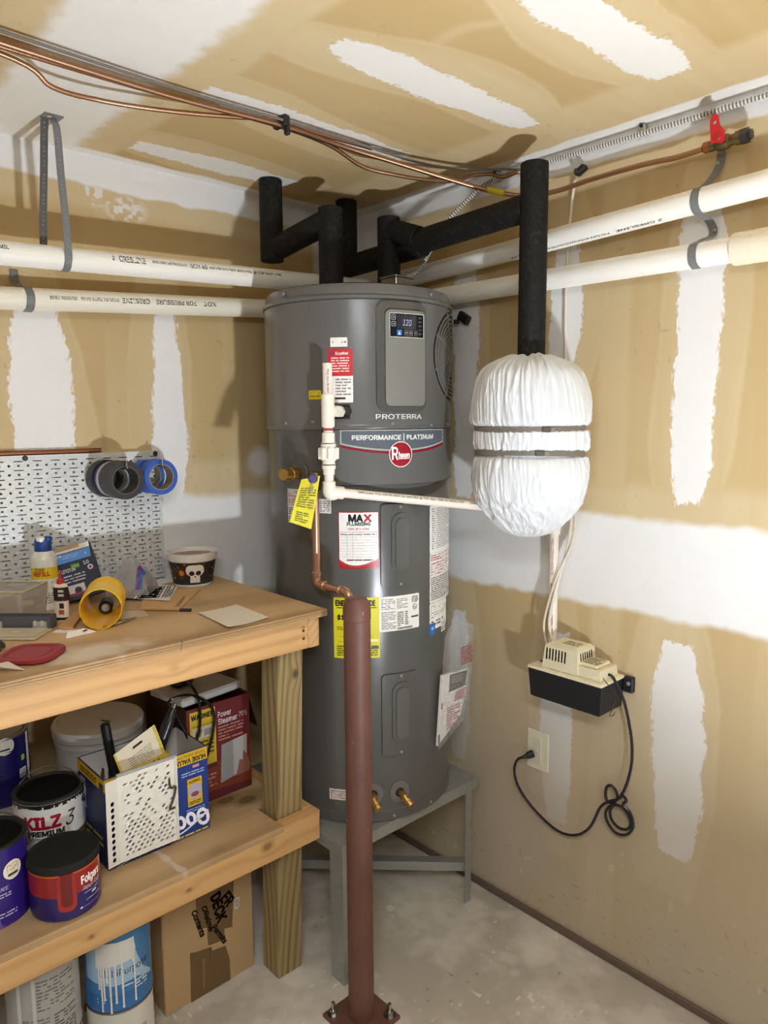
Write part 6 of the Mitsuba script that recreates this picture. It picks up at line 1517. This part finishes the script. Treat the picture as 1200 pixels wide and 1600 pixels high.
g = (-1.243, -.470); r = .083
t = paint_can('paint_can', 'white paint can with black drips under the blue can, bottom of its stack', g, .0004, r, .198, 'd8d5cc', bail=(-25, -25, .004))
s = Sheet(); s.rect(-.07, .0, .03, .150, '1c1b19')
r_ = random.Random(2)
for i in range(15):
    x = -.075 + i * .0075; s.poly(sbox(x - .0028, .150 - r_.uniform(.02, .12), x + .0028, .19), 'd8d5cc')
s.lines(.035, .03, .07, .14, 5, 'a9a69e', .7, .5)
wrapped(t, s, g, .0004, r, -115)
part(t, 'cap_boss', P(lathe_at([(0, .012), (.008, .010), (.012, .006), (.020, .005), (.024, 0)][::-1], np.array([g[0] + r * math.cos(math.radians(-117)), g[1] + r * math.sin(math.radians(-117)), .125]), outw(-117), 24), '77736a'), 'metal', 'round gray metal boss')
t = paint_can('paint_can', 'blue paint can with white drips, on top of its stack beside the carton', g, .1992, r, .214, '3f78ad', bail=(-25, -40, .008))
s = Sheet(); s.poly(Polygon([(-.095, .187), (.030, .187), (.045, .13), (.060, .09), (.09, .06), (.09, .05), (.04, .075), (-.02, .070), (-.095, .085)]), '9dbdd6').poly(Polygon([(-.06, .187), (.035, .187), (.040, .155), (.03, .13), (-.06, .12)]), 'd8d8d2')
s.text('MultiPurpose', .012, .105, .018, '23323f', w=.125).rect(-.085, .0, .095, .045, '2f6aa6').lines(.035, .030, .070, .060, 3, 'd0dae4', .8).lines(-.06, .022, -.035, .042, 2, 'd0dae4').lines(.0, .060, .07, .068, 1, 'c4d2de')
for x, l in ((-.052, .12), (-.040, .15), (-.025, .185), (-.012, .16), (.004, .175), (.034, .17), (-.046, .18), (-.032, .10)):
    s.poly(sbox(x - .0022, .185 - l, x + .0022, .187).union(Point(x, .185 - l).buffer(.003, quad_segs=4)), 'dcdad2')
s.poly(LineString([(.004, .13), (.012, .142), (.026, .138), (.033, .12)]).buffer(.002), 'dcdad2')
wrapped(t, s, g, .1992, r, -108)
g2 = (-1.425, -.462)
t = paint_can('paint_can', 'white and green paint can under the label covered can, bottom of its stack', g2, .0004, r, .198, 'd2d0c6', bail=None)
s = Sheet(); s.poly(Polygon([(.01, .0), (.08, .0), (.08, .17), (.05, .14), (.03, .08)]), '5f8a3a').rect(-.07, .0, .008, .14, '3a4a38').rect(-.09, .160, .10, .186, '1e2824')
wrapped(t, s, g2, .0004, r, -105)
t = paint_can('paint_can', 'gray white paint can covered in fine print, on top of its stack at the left', g2, .1992, r, .214, 'a8a6a2', bail=None)
s = Sheet(); s.lines(-.02, .100, .07, .18, 9, '6f6d69', .7, .45, 3).lines(.015, .012, .072, .085, 9, '5f5d59', .9, .5, 5).lines(-.055, .03, .005, .085, 6, '7a7874', .6, .45, 7).poly(sbox(-.066, .0, -.056, .187), 'cfcdc6').poly(sbox(-.030, .02, -.022, .187), 'c4c2bb')
wrapped(t, s, g2, .1992, r, -102)
